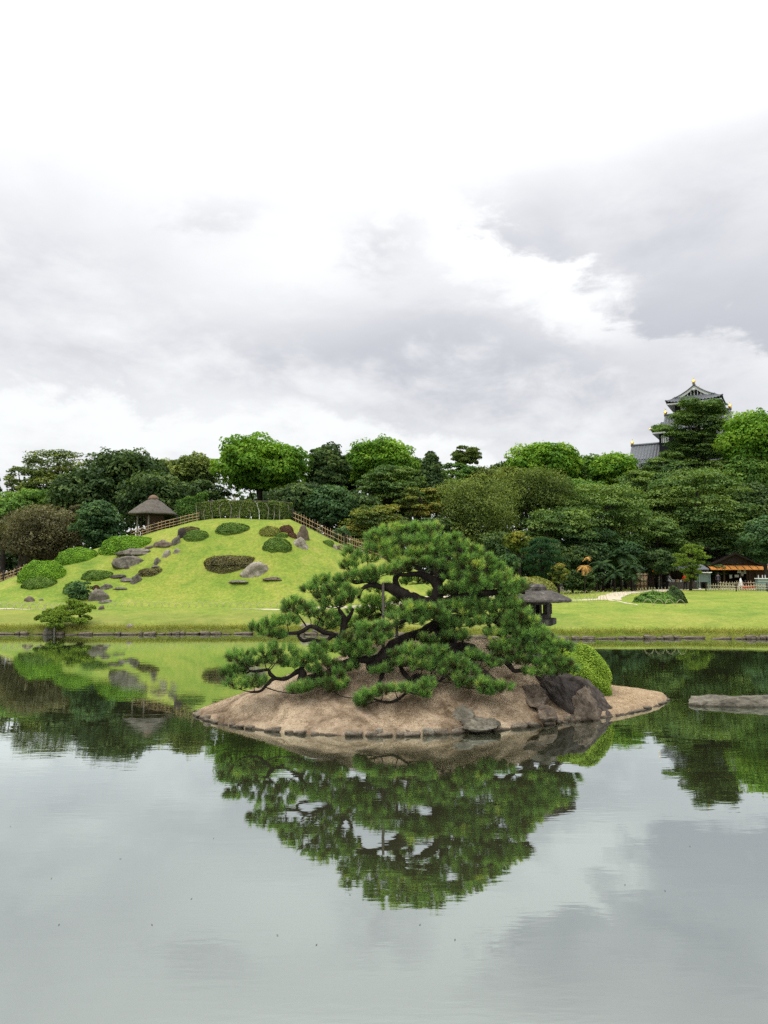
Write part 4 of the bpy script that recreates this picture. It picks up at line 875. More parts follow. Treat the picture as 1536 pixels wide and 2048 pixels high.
# ------------------------------------------------------------------ the hill: clipped bushes
for i, (lab, px, py, w, h, m, n, lf) in enumerate([
    ('big bright green clipped bush lowest of the three at the hill\'s left shoulder', 70, 1167, 98, 46, L_az, 4200, .085),
    ('bright green clipped bush in the middle of the three on the left shoulder', 143, 1128, 84, 33, L_az, 3400, .08),
    ('widest bright green clipped bush just below the thatched pavilion', 241, 1109, 106, 38, L_az, 4600, .085),
    ('small dull green clipped bush in front of the lowest bright bush at the left', 69, 1180, 68, 26, L_azd, 2600, .07),
    ('olive green clipped bush above the round dark shrub on the left slope', 187, 1163, 62, 23, L_azd, 2400, .07),
    ('small olive clipped bush tucked behind the round dark shrub', 140, 1190, 38, 26, L_azd, 1500, .07),
    ('low olive-brown clipped bush at the right end of the rock group', 296, 1154, 48, 16, L_azb, 1700, .07),
    ('tiny dark clipped bush beside the speckled rocks low on the left slope', 190, 1180, 15, 10, L_azr, 500, .06),
    ('green clipped bush high on the slope right of the pavilion fence', 389, 1085, 50, 25, L_azd, 2000, .07),
    ('flat brown-topped clipped bush beside the bamboo fence near the pavilion', 378, 1068, 36, 15, L_azb, 1400, .07),
    ('oval grey-green clipped bush alone just below the summit hedge', 461, 1070, 68, 25, L_azd, 2600, .07),
    ('wide brownish clipped bush behind the large boulder at mid slope', 452, 1146, 100, 31, L_azb, 4000, .08),
    ('yellow-green clipped bush below the right end of the summit hedge', 538, 1074, 44, 22, L_azy, 1900, .07),
    ('dark red-brown clipped bush right of the yellow-green bush', 572, 1066, 30, 16, L_azr, 1200, .06),
    ('small olive clipped bush below the red-brown bush', 562, 1077, 26, 11, L_azd, 900, .06),
    ('small red-brown clipped bush against the upright rocks on the right slope', 584, 1077, 20, 11, L_azr, 800, .06),
    ('dark green oval clipped bush left of the upright rocks on the right slope', 552, 1105, 58, 30, L_azd, 2600, .07),
    ('small dark clipped bush at the right edge of the hill beside two stones', 657, 1092, 25, 12, L_azd, 900, .06)]):
    bush(lab, px, py, w, h, m, i, leaf=lf * .72, n=int(n * 1.6), group='clipped azalea bushes on the hill')
def shrub(label, px, py, rx, ry, Y, mat, seed, leaf=.12, nz=20, name='shrub', cap=5000, P=None):
    return tree(name, label, px, py, rx, ry, Y, mat, 'dome', seed, leaf, 400, nz, cat='shrub', cap=cap)
g0 = gnd(158, 1205)
shrub('round dark glossy shrub beside the speckled boulder near the hoops', 158, 1180, 24, 24, g0.y + .5, L_blue, 3, .09, 22, cap=4500)
shrub('blue-green round shrub at the end of the right bamboo fence', 683, 1072, 19, 24, 58.5, L_blue, 5, .12, 16, cap=3500)

# rocks on the hill and the bank
for i, (lab, px, py, w, h, m, sd, rzz, kw) in enumerate([
    ('broad grey boulder with two humps in the middle of the rock group', 252, 1137, 66, 26, rock_grey, 3, .2, {}),
    ('small dark stone at the foot of the two-humped boulder', 252, 1139, 16, 8, rock_dark, 5, 0, {}),
    ('long pale grey boulder below the widest bright bush', 262, 1117, 76, 16, rock_grey, 7, .1, {}),
    ('pale angular stone high on the left slope', 331, 1116, 20, 17, rock_pale, 9, .4, {}),
    ('small whitish stone topmost beside the pale angular stone', 353, 1107, 18, 11, rock_pale, 12, .2, {}),
    ('rounded grey stone right of the two-humped boulder', 314, 1129, 16, 15, rock_grey, 14, .8, {}),
    ('flat grey stone below the rounded grey stone', 311, 1138, 20, 6, rock_grey, 16, 0, {}),
    ('long flat dark stone right of the olive clipped bush', 234, 1159, 36, 8, rock_dark, 18, 0, {}),
    ('angular grey rock left of the olive-brown bush', 272, 1168, 30, 21, rock_grey, 20, .5, {}),
    ('low wedge of grey rock beside the angular grey rock', 254, 1167, 32, 9, rock_grey, 22, .1, {}),
    ('big speckled boulder right of the round dark shrub', 193, 1203, 46, 27, rock_grey, 24, .2, {}),
    ('speckled rock beside the tiny dark bush on the left slope', 212, 1181, 30, 14, rock_grey, 26, .2, {}),
    ('low flat rock trailing right of the speckled rock', 238, 1181, 30, 5, rock_grey, 28, 0, {}),
    ('sloping dark rock high on the left slope above the pale stones', 322, 1097, 46, 18, rock_brown, 30, -.3, {}),
    ('jagged grey rock right of the sloping dark rock', 351, 1092, 20, 22, rock_grey, 32, .4, {}),
    ('pointed dark rock under the flat brown-topped bush', 363, 1078, 20, 24, rock_dark, 34, .2, {}),
    ('low brown rock left of the sloping dark rock', 300, 1099, 26, 6, rock_brown, 35, 0, {}),
    ('blocky reddish-brown stone on the lawn near the left hoops', 55, 1204, 25, 12, rock_brown, 36, .1, {}),
    ('small flat grey stone right of the blocky reddish stone', 80, 1202, 14, 5, rock_grey, 38, 0, {}),
    ('large pale brown boulder in front of the wide brownish bush', 507, 1156, 64, 34, rock_pale, 40, .3, {}),
    ('long flat stone sunk in the lawn below the large pale boulder', 473, 1173, 46, 6, rock_grey, 42, 0, {}),
    ('flat stone trailing right of the large pale boulder', 543, 1166, 40, 7, rock_brown, 44, .1, {}),
    ('squat pale upright rock in front of its taller twin on the right slope', 599, 1097, 40, 23, rock_pale, 46, .2, {}),
    ('tall craggy brown rock behind the squat pale rock on the right slope', 603, 1083, 34, 34, rock_brown, 48, .2, {}),
    ('brown stone right of the small dark bush at the hill edge', 681, 1102, 24, 13, rock_brown, 50, .3, {}),
    ('pale stone between the small dark bush and the brown stone', 668, 1098, 14, 9, rock_pale, 52, .3, {}),
    ('low grey rock at the water end of the left rock trail', 208, 1208, 34, 7, rock_grey, 54, .2, {}),
    ('tilted brown stone lowest in the left rock trail', 201, 1220, 16, 10, rock_brown, 56, .7, {}),
    ('white stone alone on the grass bank above the water', 257, 1259, 18, 12, rock_pale, 58, .2, {}),
    ('flat pale boulder on the hill toe seen left of the pine', 706, 1186, 22, 10, rock_pale, 60, .2, {}),
    ('pale boulder on the far bank seen through the left pine branches', 612, 1262, 30, 16, rock_pale, 62, .2, {}),
    ('cracked pale boulder at the far waterline behind the left pine branches', 612, 1272, 26, 12, rock_pale, 64, .5, {}),
    ('grey-white boulder on the far bank behind the bent pine branch', 637, 1268, 34, 22, rock_pale, 66, .9, {}),
    ('pale slab of rock on the lawn right of the yellow mound', 1127, 1182, 34, 10, rock_pale, 68, .2, {})]):
    p = gnd(px, py); s = mpp(p.y); yc = p.y + w * s * .26; zc_ = gz(p.x, yc)
    d = (w * s, w * s * .55, max(.5 * h * s, at(px, py - h, yc).z - zc_))
    rock((p.x, yc, zc_), d, sd, m, lab, rzz, 1.0, level=4 if w > 25 else 3)
p = Vector((at(470, 1000, 61).x, 61, gz(at(470, 1000, 61).x, 61)))
rock(p, (.9, .7, at(470, 992, 61).z - p.z), 71, rock_pale, 'pale standing stone rising behind the summit hedge', .2, .1)
p = Vector((at(424, 1000, 61).x, 61, gz(at(424, 1000, 61).x, 61)))
rock(p, (.35, .35, at(424, 998, 61).z - p.z), 73, rock_pale, 'small pale stone behind the left end of the summit hedge', .2, .1)

# ------------------------------------------------------------------ thatched pavilion
def pavilion():
    Y = 59.0; c = at(305, 1070, Y); zg = gz(c.x, c.y); s = mpp(Y); z = lambda py: at(305, py, Y).z - zg
    root = empty('pavilion', (c.x, c.y, zg), R(12), 'small hexagonal thatched pavilion with brown board wall on the hill', 'pavilion')
    ze = z(1029); zt = z(996); re = 52 * s
    prof = [(re * .80, ze - .02), (re * .985, ze - .06), (re * 1.0, ze + .02), (re * .97, ze + .10), (re * .80, ze + .36), (re * .6, ze + .66), (re * .38, ze + .98), (re * .2, ze + 1.2), (re * .12, zt)]
    m = MB().lathe(prof, 6, rot=R(20))
    o = m.build('roof', thatch, root)
    bm = bmesh.new(); bm.from_mesh(o.data); bmesh.ops.triangulate(bm, faces=bm.faces[:]); bmesh.ops.subdivide_edges(bm, edges=bm.edges[:], cuts=3, use_grid_fill=True); bmesh.ops.smooth_vert(bm, verts=bm.verts[:], factor=.6, use_axis_x=True, use_axis_y=True, use_axis_z=True); bm.normal_update()
    for v in bm.verts: v.co += v.normal * mnoise.fractal(v.co * 4, 1, 2, 4) * .035
    for f_ in bm.faces: f_.smooth = True
    bm.to_mesh(o.data); bm.free()
    MB().lathe([(re * .21, zt - .13), (re * .20, zt - .02), (re * .13, zt + .16), (re * .06, zt + .24)], 10).build('ridge_cap', thatch_top, o, True)
    MB().lathe([(re * .62, ze - .14), (re * .66, ze - .06), (re * .6, ze + .02)], 6, rot=R(20)).build('ring_beam', dark_wood, root)
    for k in range(6):
        a = R(20) + k * math.pi / 3; rr_ = re * .58
        MB().tube([(rr_ * math.cos(a), rr_ * math.sin(a), -.5), (rr_ * math.cos(a), rr_ * math.sin(a), ze - .05)], .065, 7).build('post', pale_bark if k in (3, 4) else dark_wood, root, True)
    for k in range(7):   # board wall, each board a piece
        MB().box((-.42 + k * .20, -.30, ze / 2 - .25), (.192, .05 + .012 * (k % 2), ze + .4), 0).build('board', brown_wood, root)
    MB().box((.15, .8, .15), (1.9, .06, .8)).build('back_panel', brown_wood, root)
    MB().box((-.1, .45, .38), (1.5, .38, .06)).build('bench_seat', brown_wood, root)
pavilion()

# ------------------------------------------------------------------ fences
_pick = MB().tube([(0, 0, 0), (0, 0, 1)], .5, 6).mesh('picket', True); _pick.materials.append(bamboo)
_pick2 = MB().tube([(0, 0, 0), (0, 0, 1)], .5, 6).mesh('picket', True); _pick2.materials.append(bamboo_pale)
def fence(label, pts, h, gap, cat='fence', post_every=9, pick=None, mat=None, rails=(.3, .75), ground_f=None, thick=.045, dense=1, group='bamboo fences'):
    pick = pick or _pick; mat = mat or bamboo; r = random.Random(len(label))
    P = [Vector(p) for p in pts]; root = empty('bamboo_fence', P[0], 0, label, cat, group)
    L = [0]
    for a, b in zip(P, P[1:]): L.append(L[-1] + (b - a).length)
    def pos(t):
        for i in range(len(P) - 1):
            if t <= L[i + 1] or i == len(P) - 2: return P[i].lerp(P[i + 1], (t - L[i]) / max(L[i + 1] - L[i], 1e-6))
    n = int(L[-1] / gap)
    for i in range(n + 1):
        q = pos(i * L[-1] / n); q.z = gz(q.x, q.y); l = q - P[0]
        if i % post_every == 0:
            o = MB().tube([(0, 0, -.2), (0, 0, h * 1.06)], .06, 7).build('post', dark_wood, root, True, loc=l)
        o = link('picket', pick, None, root, (l.x, l.y + .03, l.z - .05)); o.scale = (thick, thick, h * r.uniform(.94, 1.06)); o.rotation_euler = (r.uniform(-.04, .04), r.uniform(-.06, .06), 0)
    for f_ in rails:
        pr = [pos(t * L[-1] / max(2, n // 3)) for t in range(max(2, n // 3) + 1)]
        pr = [Vector((q.x, q.y - .03, gz(q.x, q.y) + h * f_)) - P[0] for q in pr]
        MB().tube(pr, .026, 6).build('rail', mat, root, True)
    return root
def edge(px, py, Y):
    x = ray(px, py)[0] * Y; return (x, Y, gz(x, Y))
fence('bamboo fence rising from the pavilion to the left end of the summit hedge', [edge(262, 1075, 56.9), edge(318, 1060, 57.0), edge(360, 1048, 57.0), edge(400, 1040, 57.0)], .72, .30, post_every=6, rails=(.2, .5, .82))
fence('bamboo fence descending right of the summit hedge', [edge(586, 1045, 57.1), edge(620, 1060, 57.1), edge(660, 1078, 57.1), edge(688, 1090, 57.1)], .85, .22, post_every=8, rails=(.3, .72))
fence('bamboo fence low on the right flank seen behind the pine top', [edge(692, 1095, 57.2), edge(735, 1110, 57.2), edge(778, 1122, 57.2), edge(820, 1136, 57.2)], .95, .14, post_every=12, rails=(.3, .72))
fence('dense bamboo fence on the far side of the climbing path at the left edge', [(-31.5, 61, gz(-31.5, 61)), (-29.6, 60.6, gz(-29.6, 60.6)), (-28.0, 59.5, gz(-28, 59.5))], .95, .13, post_every=14)
fence('bamboo fence with dark posts on the near side of the climbing path', [(-31.5, 53.0, gz(-31.5, 53)), (-28.9, 55.4, gz(-28.9, 55.4)), (-27.6, 57.2, gz(-27.6, 57.2))], .9, .25, post_every=4, rails=(.25, .5, .75))

# ------------------------------------------------------------------ summit hedge with rail, box hedges
def box_hedge(label, pts, w, h, mat, seed, n=6000, leaf=.10, name='clipped_hedge', trunks=None, low=0.0):
    """hedge along a line, from height low to h; leaves over all its faces"""
    rg = np.random.default_rng(seed); P = [Vector(p) for p in pts]; root = empty(name, P[0], 0, label, 'hedge')
    L = [0]
    for a, b in zip(P, P[1:]): L.append(L[-1] + (b - a).length)
    t = rg.uniform(0, L[-1], n); xyz = np.array([[np.interp(q, L, [p[k] for p in P]) for k in range(2)] for q in t])
    face = rg.random(n); off = np.where(face < .42, -w, np.where(face < .62, w, rg.uniform(-w, w, n)))
    zz = np.where(face < .62, low + (h - low) * rg.random(n), h) + .07 * np.sin(t * 3.1) + .05 * np.sin(t * 7 + 1)
    dirv = np.array([(P[-1] - P[0]).normalized()[:]]); nr_ = np.array([-dirv[0, 1], dirv[0, 0], 0])
    pos = np.stack([xyz[:, 0], xyz[:, 1], zz], 1) + nr_ * (off * (1 + .12 * np.sin(t * 2.3 + zz * 4)))[:, None]
    endm = rg.random(n) < .06
    pos[:, 2] += ground_z(pos[:, 0], pos[:, 1]); nv = np.where((face < .42)[:, None], -nr_, np.where((face < .62)[:, None], nr_, np.array([0, 0, 1.0])))
    pos -= np.array(P[0][:]); pos += rg.normal(0, .05, pos.shape)
    lv = leaves(pos, nv + np.array([0, 0, .3]), leaf, rg, .5, .6)
    link('foliage', npmesh('foliage', lv, np.arange(len(lv)).reshape(-1, 4), np.clip(rg.normal(.45, .2, n), 0, 1)), mat, root)
    m = MB()
    for i in range(len(P) - 1):
        q = (P[i] + P[i + 1]) / 2; d = P[i + 1] - P[i]; g_ = min(gz(P[i].x, P[i].y), gz(P[i + 1].x, P[i + 1].y))
        m.box((q.x - P[0].x, q.y - P[0].y, g_ - P[0].z + (low + h) / 2), (d.length * 1.0, w * 1.5, (h - low) * .9), math.atan2(d.y, d.x))
    core = m.build('stems', None, root); core.data.materials.append(MATS['leaf_dark']); a2 = core.data.attributes.new('tint', 'FLOAT', 'FACE'); a2.data.foreach_set('value', [.1] * len(core.data.polygons))  # solid boxes in dark leaf colour, filling the hedge behind its leaves
    return root
def summit():
    A = [edge(394, 1040, 58.6), edge(430, 1038, 57.7), edge(480, 1036, 57.5), edge(530, 1036, 57.6), edge(562, 1038, 58.0), edge(583, 1040, 59.0)]
    h = at(480, 1002, 57.5).z - gz(A[2][0], A[2][1])
    root = box_hedge('vine-clad summit hedge with pale crooked stems under a bamboo rail', A, .35, h * .93, L_olive, 9, 15000, .085, low=h * .16, name='summit_hedge')
    r = random.Random(4)
    for k in range(13):
        t = (k + .3) / 13 * (len(A) - 1); i = int(t); q = Vector(A[i]).lerp(Vector(A[i + 1]), t - i); q.y -= .43; q.z = gz(q.x, q.y)
        l = q - Vector(A[0]); pts = [l + Vector((0, 0, -.1)), l + Vector((r.uniform(-.08, .08), 0, h * .3)), l + Vector((r.uniform(-.14, .14), r.uniform(-.05, .05), h * .6)), l + Vector((r.uniform(-.25, .25), 0, h * .9))]
        P, W = crom(pts, [.042, .036, .028, .015], 4, .03, k); MB().tube(P, W, 6).build('stem', white_m if k == 7 else pale_bark, root, True)
    rl = [Vector((p[0], p[1] - .1, gz(p[0], p[1]) + h)) - Vector(A[0]) for p in A]
    for q in rl: q.z = rl[2].z * .5 + q.z * .5
    P, W = crom(rl, [.035] * len(rl), 6); MB().tube(P, W, 6).build('rail', grey_wood, root, True)
summit()
box_hedge('tall square-cut dark hedge behind the upper end of the pavilion fence', [edge(356, 1040, 60.5), edge(412, 1040, 60.5)], .6, at(380, 995, 60.5).z - gz(edge(385, 1040, 60.5)[0], 60.5), L_mid, 21, 5000, .10)
box_hedge('low square-cut dark hedge directly right of the pavilion wall', [edge(312, 1060, 60.8), edge(356, 1050, 60.8)], .5, at(335, 1028, 60.8).z - gz(edge(335, 1040, 60.8)[0], 60.8), L_mid, 22, 3500, .10)

# ------------------------------------------------------------------ bamboo hoops edging the paths
_hoop = {}
def hoop_mesh(w, h):
    k = (round(w, 2), round(h, 2))
    if k not in _hoop:
        pts = [(-w / 2 + w * t, 0, h * math.sin(math.pi * t) ** .75 if 0 < t < 1 else -.06) for t in [i / 10 for i in range(11)]]
        _hoop[k] = MB().tube(pts, .012, 5).mesh('hoop', True); _hoop[k].materials.append(bamboo_pale)
    return _hoop[k]
def hoops(label, pts, n, w, h, rz=None, group='bamboo hoop edgings'):
    P = [Vector((p[0], p[1], gz(p[0], p[1]))) for p in pts]; root = empty('hoop_edging', P[0], 0, label, 'edging', group)
    L = [0]
    for a, b in zip(P, P[1:]): L.append(L[-1] + (b - a).length)
    me = hoop_mesh(w, h); r = random.Random(n)
    for i in range(n):
        t = (i + .5) / n * L[-1]; j = max(k for k in range(len(L) - 1) if L[k] <= t + 1e-6); q = P[j].lerp(P[j + 1], (t - L[j]) / (L[j + 1] - L[j])); d = P[j + 1] - P[j]; q.z = gz(q.x, q.y)
        o = link('hoop', me, None, root, q - P[0]); o.rotation_euler = (r.uniform(-.15, .15), 0, math.atan2(d.y, d.x) + (rz if rz is not None else 0) + r.uniform(-.1, .1))
    return root
g2 = lambda px, py: tuple(gnd(px, py)[:2])
hoops('row of bamboo hoops nearest the water at the lower left', [(-24, 44.4), (-17.4, 44.5)], 14, .62, .36, .5)
hoops('row of bamboo hoops on the hill side of the path at the lower left', [(-24, 45.7), (-18.2, 45.7)], 13, .62, .36, .5)
hoops('row of bamboo hoops along the toe of the hill left of the pine', [(-17, 45.9), (-13, 45.9), (-9, 46.1), (-6.2, 46.2)], 26, .55, .34, .4)
hoops('row of bamboo hoops beside the pale path seen past the pine\'s left branches', [(-6, 46.4), (-3, 46.7), (0, 47.6)], 12, .55, .36, .4)
hoops('row of bamboo hoops on the water side of the far right path', [(12.4, 52.4), (14.6, 53.2), (16.6, 55.2)], 11, .62, .42, .3)
hoops('row of bamboo hoops along the woodland edge of the right lawn', [(14.5, 60.5), (18, 61.5), (22, 63.5)], 16, .62, .40, .3)
hoops('row of bamboo hoops along the tea house path', [(22.4, 66), (25, 69.4), (28.5, 73)], 12, .62, .42, .3)
hoops('four wide bamboo hoops in front of the two junipers', [g2(1285, 1214), g2(1372, 1214)], 4, .62, .40, 0)

# ------------------------------------------------------------------ small cloud-pruned pine leaning over the water
def cloud_pine(label, base, pads, Y, mat, limbs_, seed, leaf_len=.10, group=None, per=26, wid=.006, dens=900, name='cloud_pine', cat='pine tree', prop=None, barkm=None):
    rg = np.random.default_rng(seed); b = Vector(base); root = empty(name, b, 0, label, cat, group)
    for i, lb in enumerate(limbs_):
        pts = [at(a, c, Y + d) - b for (a, c, d, r_) in lb]; rad = [q[3] * mpp(Y) for q in lb]
        P, W = crom(pts, rad, 4, .03, i + seed); MB().tube(P, W, 7).build('trunk' if i == 0 else 'branch', barkm or bark, root, True)
    for (a, c, hw, hh, d) in pads:
        q = at(a, c, Y + d) - b; s = mpp(Y); rx_, rz_ = hw * s * .95, hh * s * .9; ry_ = rx_ * .9; n = int(dens * rx_ * ry_ + 20)
        dd = unit(rg.normal(size=(n * 3, 3))); dd = dd[dd[:, 2] > -.3][:n]
        tp = np.array(q[:]) + dd * rg.uniform(.6, 1.0, (len(dd), 1)) * np.array([rx_, ry_, rz_])
        dr = unit(dd * np.array([.8, .8, .5]) + np.array([0, 0, .7]))
        link('needle_pad', needle_mesh('needle_pad', tp, dr, rg, per, leaf_len, wid, .9, .45 + rg.uniform(-.1, .15), leaf_len * .8), mat, root)
    return root
cp = gnd(165, 1240)
cY = 39.6
cloud_pine('small cloud-pruned pine leaning over the water at the left', cp, [(155, 1212, 18, 8, .3), (122, 1228, 24, 9, -.2), (130, 1218, 20, 7, .2), (100, 1226, 14, 8, 0), (82, 1238, 12, 9, -.2), (103, 1241, 22, 8, -.7), (120, 1234, 18, 7, -.5), (138, 1242, 16, 8, -.7), (160, 1244, 16, 8, -.6), (165, 1222, 16, 9, .1), (181, 1217, 10, 8, .2), (152, 1228, 16, 8, -.1), (110, 1252, 18, 7, -.9), (145, 1205, 14, 6, .4), (172, 1238, 12, 7, .2), (98, 1232, 14, 7, -.3)], cY, L_bonsai,
    [[(170, 1247, .6, 4), (158, 1242, .2, 4), (140, 1240, -.2, 3.5), (120, 1243, -.4, 3), (100, 1246, -.6, 2)], [(158, 1242, .2, 3), (160, 1230, .1, 2.5), (155, 1220, .2, 2)], [(140, 1240, -.2, 2.5), (130, 1232, -.1, 2), (118, 1234, -.2, 1.5), (100, 1234, -.2, 1)], [(160, 1230, .1, 2), (178, 1222, .2, 1.2)], [(120, 1243, -.4, 1.6), (95, 1243, -.3, 1.2), (82, 1244, -.2, 1)]], 31, .09, dens=950, per=50, wid=.009)
pp = at(106, 1262, 38.6)
tag(MB().tube([(0, 0, -.5), (0, 0, .62)], .045, 7).build('support_pole', pale_bark, None, True, loc=(pp.x, 38.75, 0.0)), 'thin pale pole standing in the water under the small cloud pine', 'pole')
p = at(97, 1268, 38.75)
rock((p.x, 38.72, -.1), (.62, .5, .46), 77, rock_grey, 'grey boulder at the far waterline under the small cloud pine', .2, .2)

# ------------------------------------------------------------------ right-hand lawn
j1 = g2(1318, 1214); 
bush('spreading bright green juniper left of its darker twin on the right lawn', 1322, 1216, 92, 34, L_mid, 61, Y=50.2, leaf=.12, n=4200, name='juniper_bush', sq=1.7, depth=.8)
bush('tall dark green juniper right of its brighter twin on the right lawn', 1353, 1216, 46, 42, L_dark, 62, Y=50.8, leaf=.12, n=3200, name='juniper_bush', sq=1.7, depth=.8)
bush('wide yellow-olive clipped mound behind the stone lantern', 1070, 1196, 110, 42, L_azy, 63, Y=56, leaf=.09, n=4600, depth=.9)

# ------------------------------------------------------------------ pruned pines, palms, tea house corner
def lay_pine(label, px, py0, py1, hw, Y, mat, seed, n=16, group=None, cat='pine tree'):
    """upright pruned pine: stacked flat pads round a trunk, from pixel row py0 (top) to py1 (ground)"""
    r = random.Random(seed); b = on(px, Y); hh = py1 - py0; pads_ = []
    for i in range(n):
        t = (i + .5) / n; w = hw * (.35 + .65 * math.sin(math.pi * min(1, t * 1.05 + .12)) ** .8); a = i * 2.4 + r.uniform(-.4, .4)
        pads_.append((px + math.cos(a) * w * .62, py0 + hh * (.05 + .78 * t), w * r.uniform(.38, .55), hh * r.uniform(.045, .07), math.sin(a) * w * mpp(Y) * .6))
    pads_.append((px, py0 + hh * .04, hw * .42, hh * .06, 0))
    lim = [[(px, py1 + 3, 0, hw * .085), (px + hw * .08, py1 - hh * .4, 0, hw * .07), (px - hw * .05, py0 + hh * .35, 0, hw * .05), (px, py0 + hh * .06, 0, hw * .02)]]
    for q in pads_[::1]: lim.append([(px, q[1] + hh * .06, 0, hw * .03), ((px + q[0]) / 2, q[1] + hh * .05, q[4] / 2, hw * .025), (q[0], q[1] + hh * .01, q[4], hw * .012)])
    return cloud_pine(label, b, pads_, Y, mat, lim, seed, .20, group, 36, .016, 75, 'pruned_pine', cat)
lay_pine('upright pruned pine with tiered pads in front of the tea house', 1381, 1091, 1178, 36, 72, L_bonsai, 4, 18)
lay_pine('dark pruned pine behind the yellow-olive mound', 1082, 1078, 1180, 44, 63, L_pine2, 6, 18)
tree('maple_tree', 'small yellow and orange maple beside the dark pruned pine', 1036, 1086, 26, 26, 66, L_yellow, 'dome', 71, .14, 300, 18, cap=4000)
shrub('pale green round shrub left of the dark pruned pine', 1022, 1124, 21, 20, 60, L_blue, 73, .10, 18)
shrub('yellow-green shrub right of the dark pruned pine', 1116, 1146, 20, 22, 66, L_maple, 74, .12, 16)
shrub('dark low shrub under the dead palm fronds', 1143, 1158, 26, 24, 68, L_dark, 75, .16, 18)
shrub('small dark clump between the lawn edge and the dead palm', 1172, 1165, 22, 18, 68, L_dark, 76, .16, 16)

def palm(label, px, py_crown, Y, mat, seed, nf=18, flen=1.5, dead=False, trunk_r=.10):
    """fan of arching fronds with leaflets on a trunk"""
    rg = np.random.default_rng(seed); c = at(px, py_crown, Y); b = Vector((c.x, Y, gz(c.x, Y))); h = c.z - b.z
    root = empty('palm', b, 0, label, 'palm')
    P, W = crom([(0, 0, -.2), (.05, 0, h * .5), (0, 0, h)], [trunk_r * 1.2, trunk_r, trunk_r * .8], 5); MB().tube(P, W, 7).build('trunk', bark2, root, True)
    for k in range(nf):
        a = k * 2.4 + rg.uniform(-.3, .3); up = rg.uniform(-.2, 1.0) if not dead else rg.uniform(-.5, .35); L = flen * rg.uniform(.75, 1.1)
        V_, T_ = [], []
        m = 11; pts = []
        for i in range(m + 1):
            t = i / m; r_ = L * t * math.cos(up * .9) * (1 - .12 * t); z_ = L * (math.sin(up * .9) * t - .55 * t * t)
            pts.append(np.array([r_ * math.cos(a), r_ * math.sin(a), h + z_]))
        sd = np.array([-math.sin(a), math.cos(a), 0])
        for i in range(1, m + 1):
            p0 = pts[i]; dr = pts[i] - pts[i - 1]; dr = dr / np.linalg.norm(dr); ll = L * .34 * (1 - abs(i / m - .45) * .9)
            for sgn in (-1, 1):
                tip = p0 + (sd * sgn * .85 + dr * .55 + np.array([0, 0, -.25])) * ll; w = dr * .045 * L
                V_ += [p0 - w, p0 + w, tip]; T_.append(np.clip(rg.normal(.5, .18), 0, 1))
        for i in range(m):
            q = np.array([0, 0, .02]); V_ += [pts[i] - q, pts[i] + q, pts[i + 1]]; T_.append(.6)
        v = np.array(V_); link('frond', npmesh('frond', v, np.arange(len(v)).reshape(-1, 3), np.array(T_)), mat, root)
    return root
palm('tallest dark palm in the cluster left of the tea house', 1240, 1112, 73, L_frond, 1, 24, 1.9)
palm('dark palm at the right end of the palm cluster', 1262, 1135, 71.5, L_frond, 2, 22, 1.7)
palm('dark palm at the left end of the palm cluster', 1205, 1130, 72, L_frond, 3, 22, 1.8)
palm('low dark palm in front of the palm cluster', 1228, 1148, 70.5, L_frond, 4, 22, 1.6)
palm('short dark palm beside the stacked panel fence', 1268, 1156, 70, L_frond, 5, 20, 1.3)
palm('low dark palm nearest the dead fronds', 1192, 1152, 70.5, L_frond, 6, 20, 1.5)
palm('thin palm with drooping orange dead fronds', 1168, 1131, 67, L_dead, 7, 16, .85, True, .04)
palm('smaller tuft of faded dead palm fronds above the orange one', 1175, 1114, 68.5, L_dead, 8, 9, .55, True, .04)

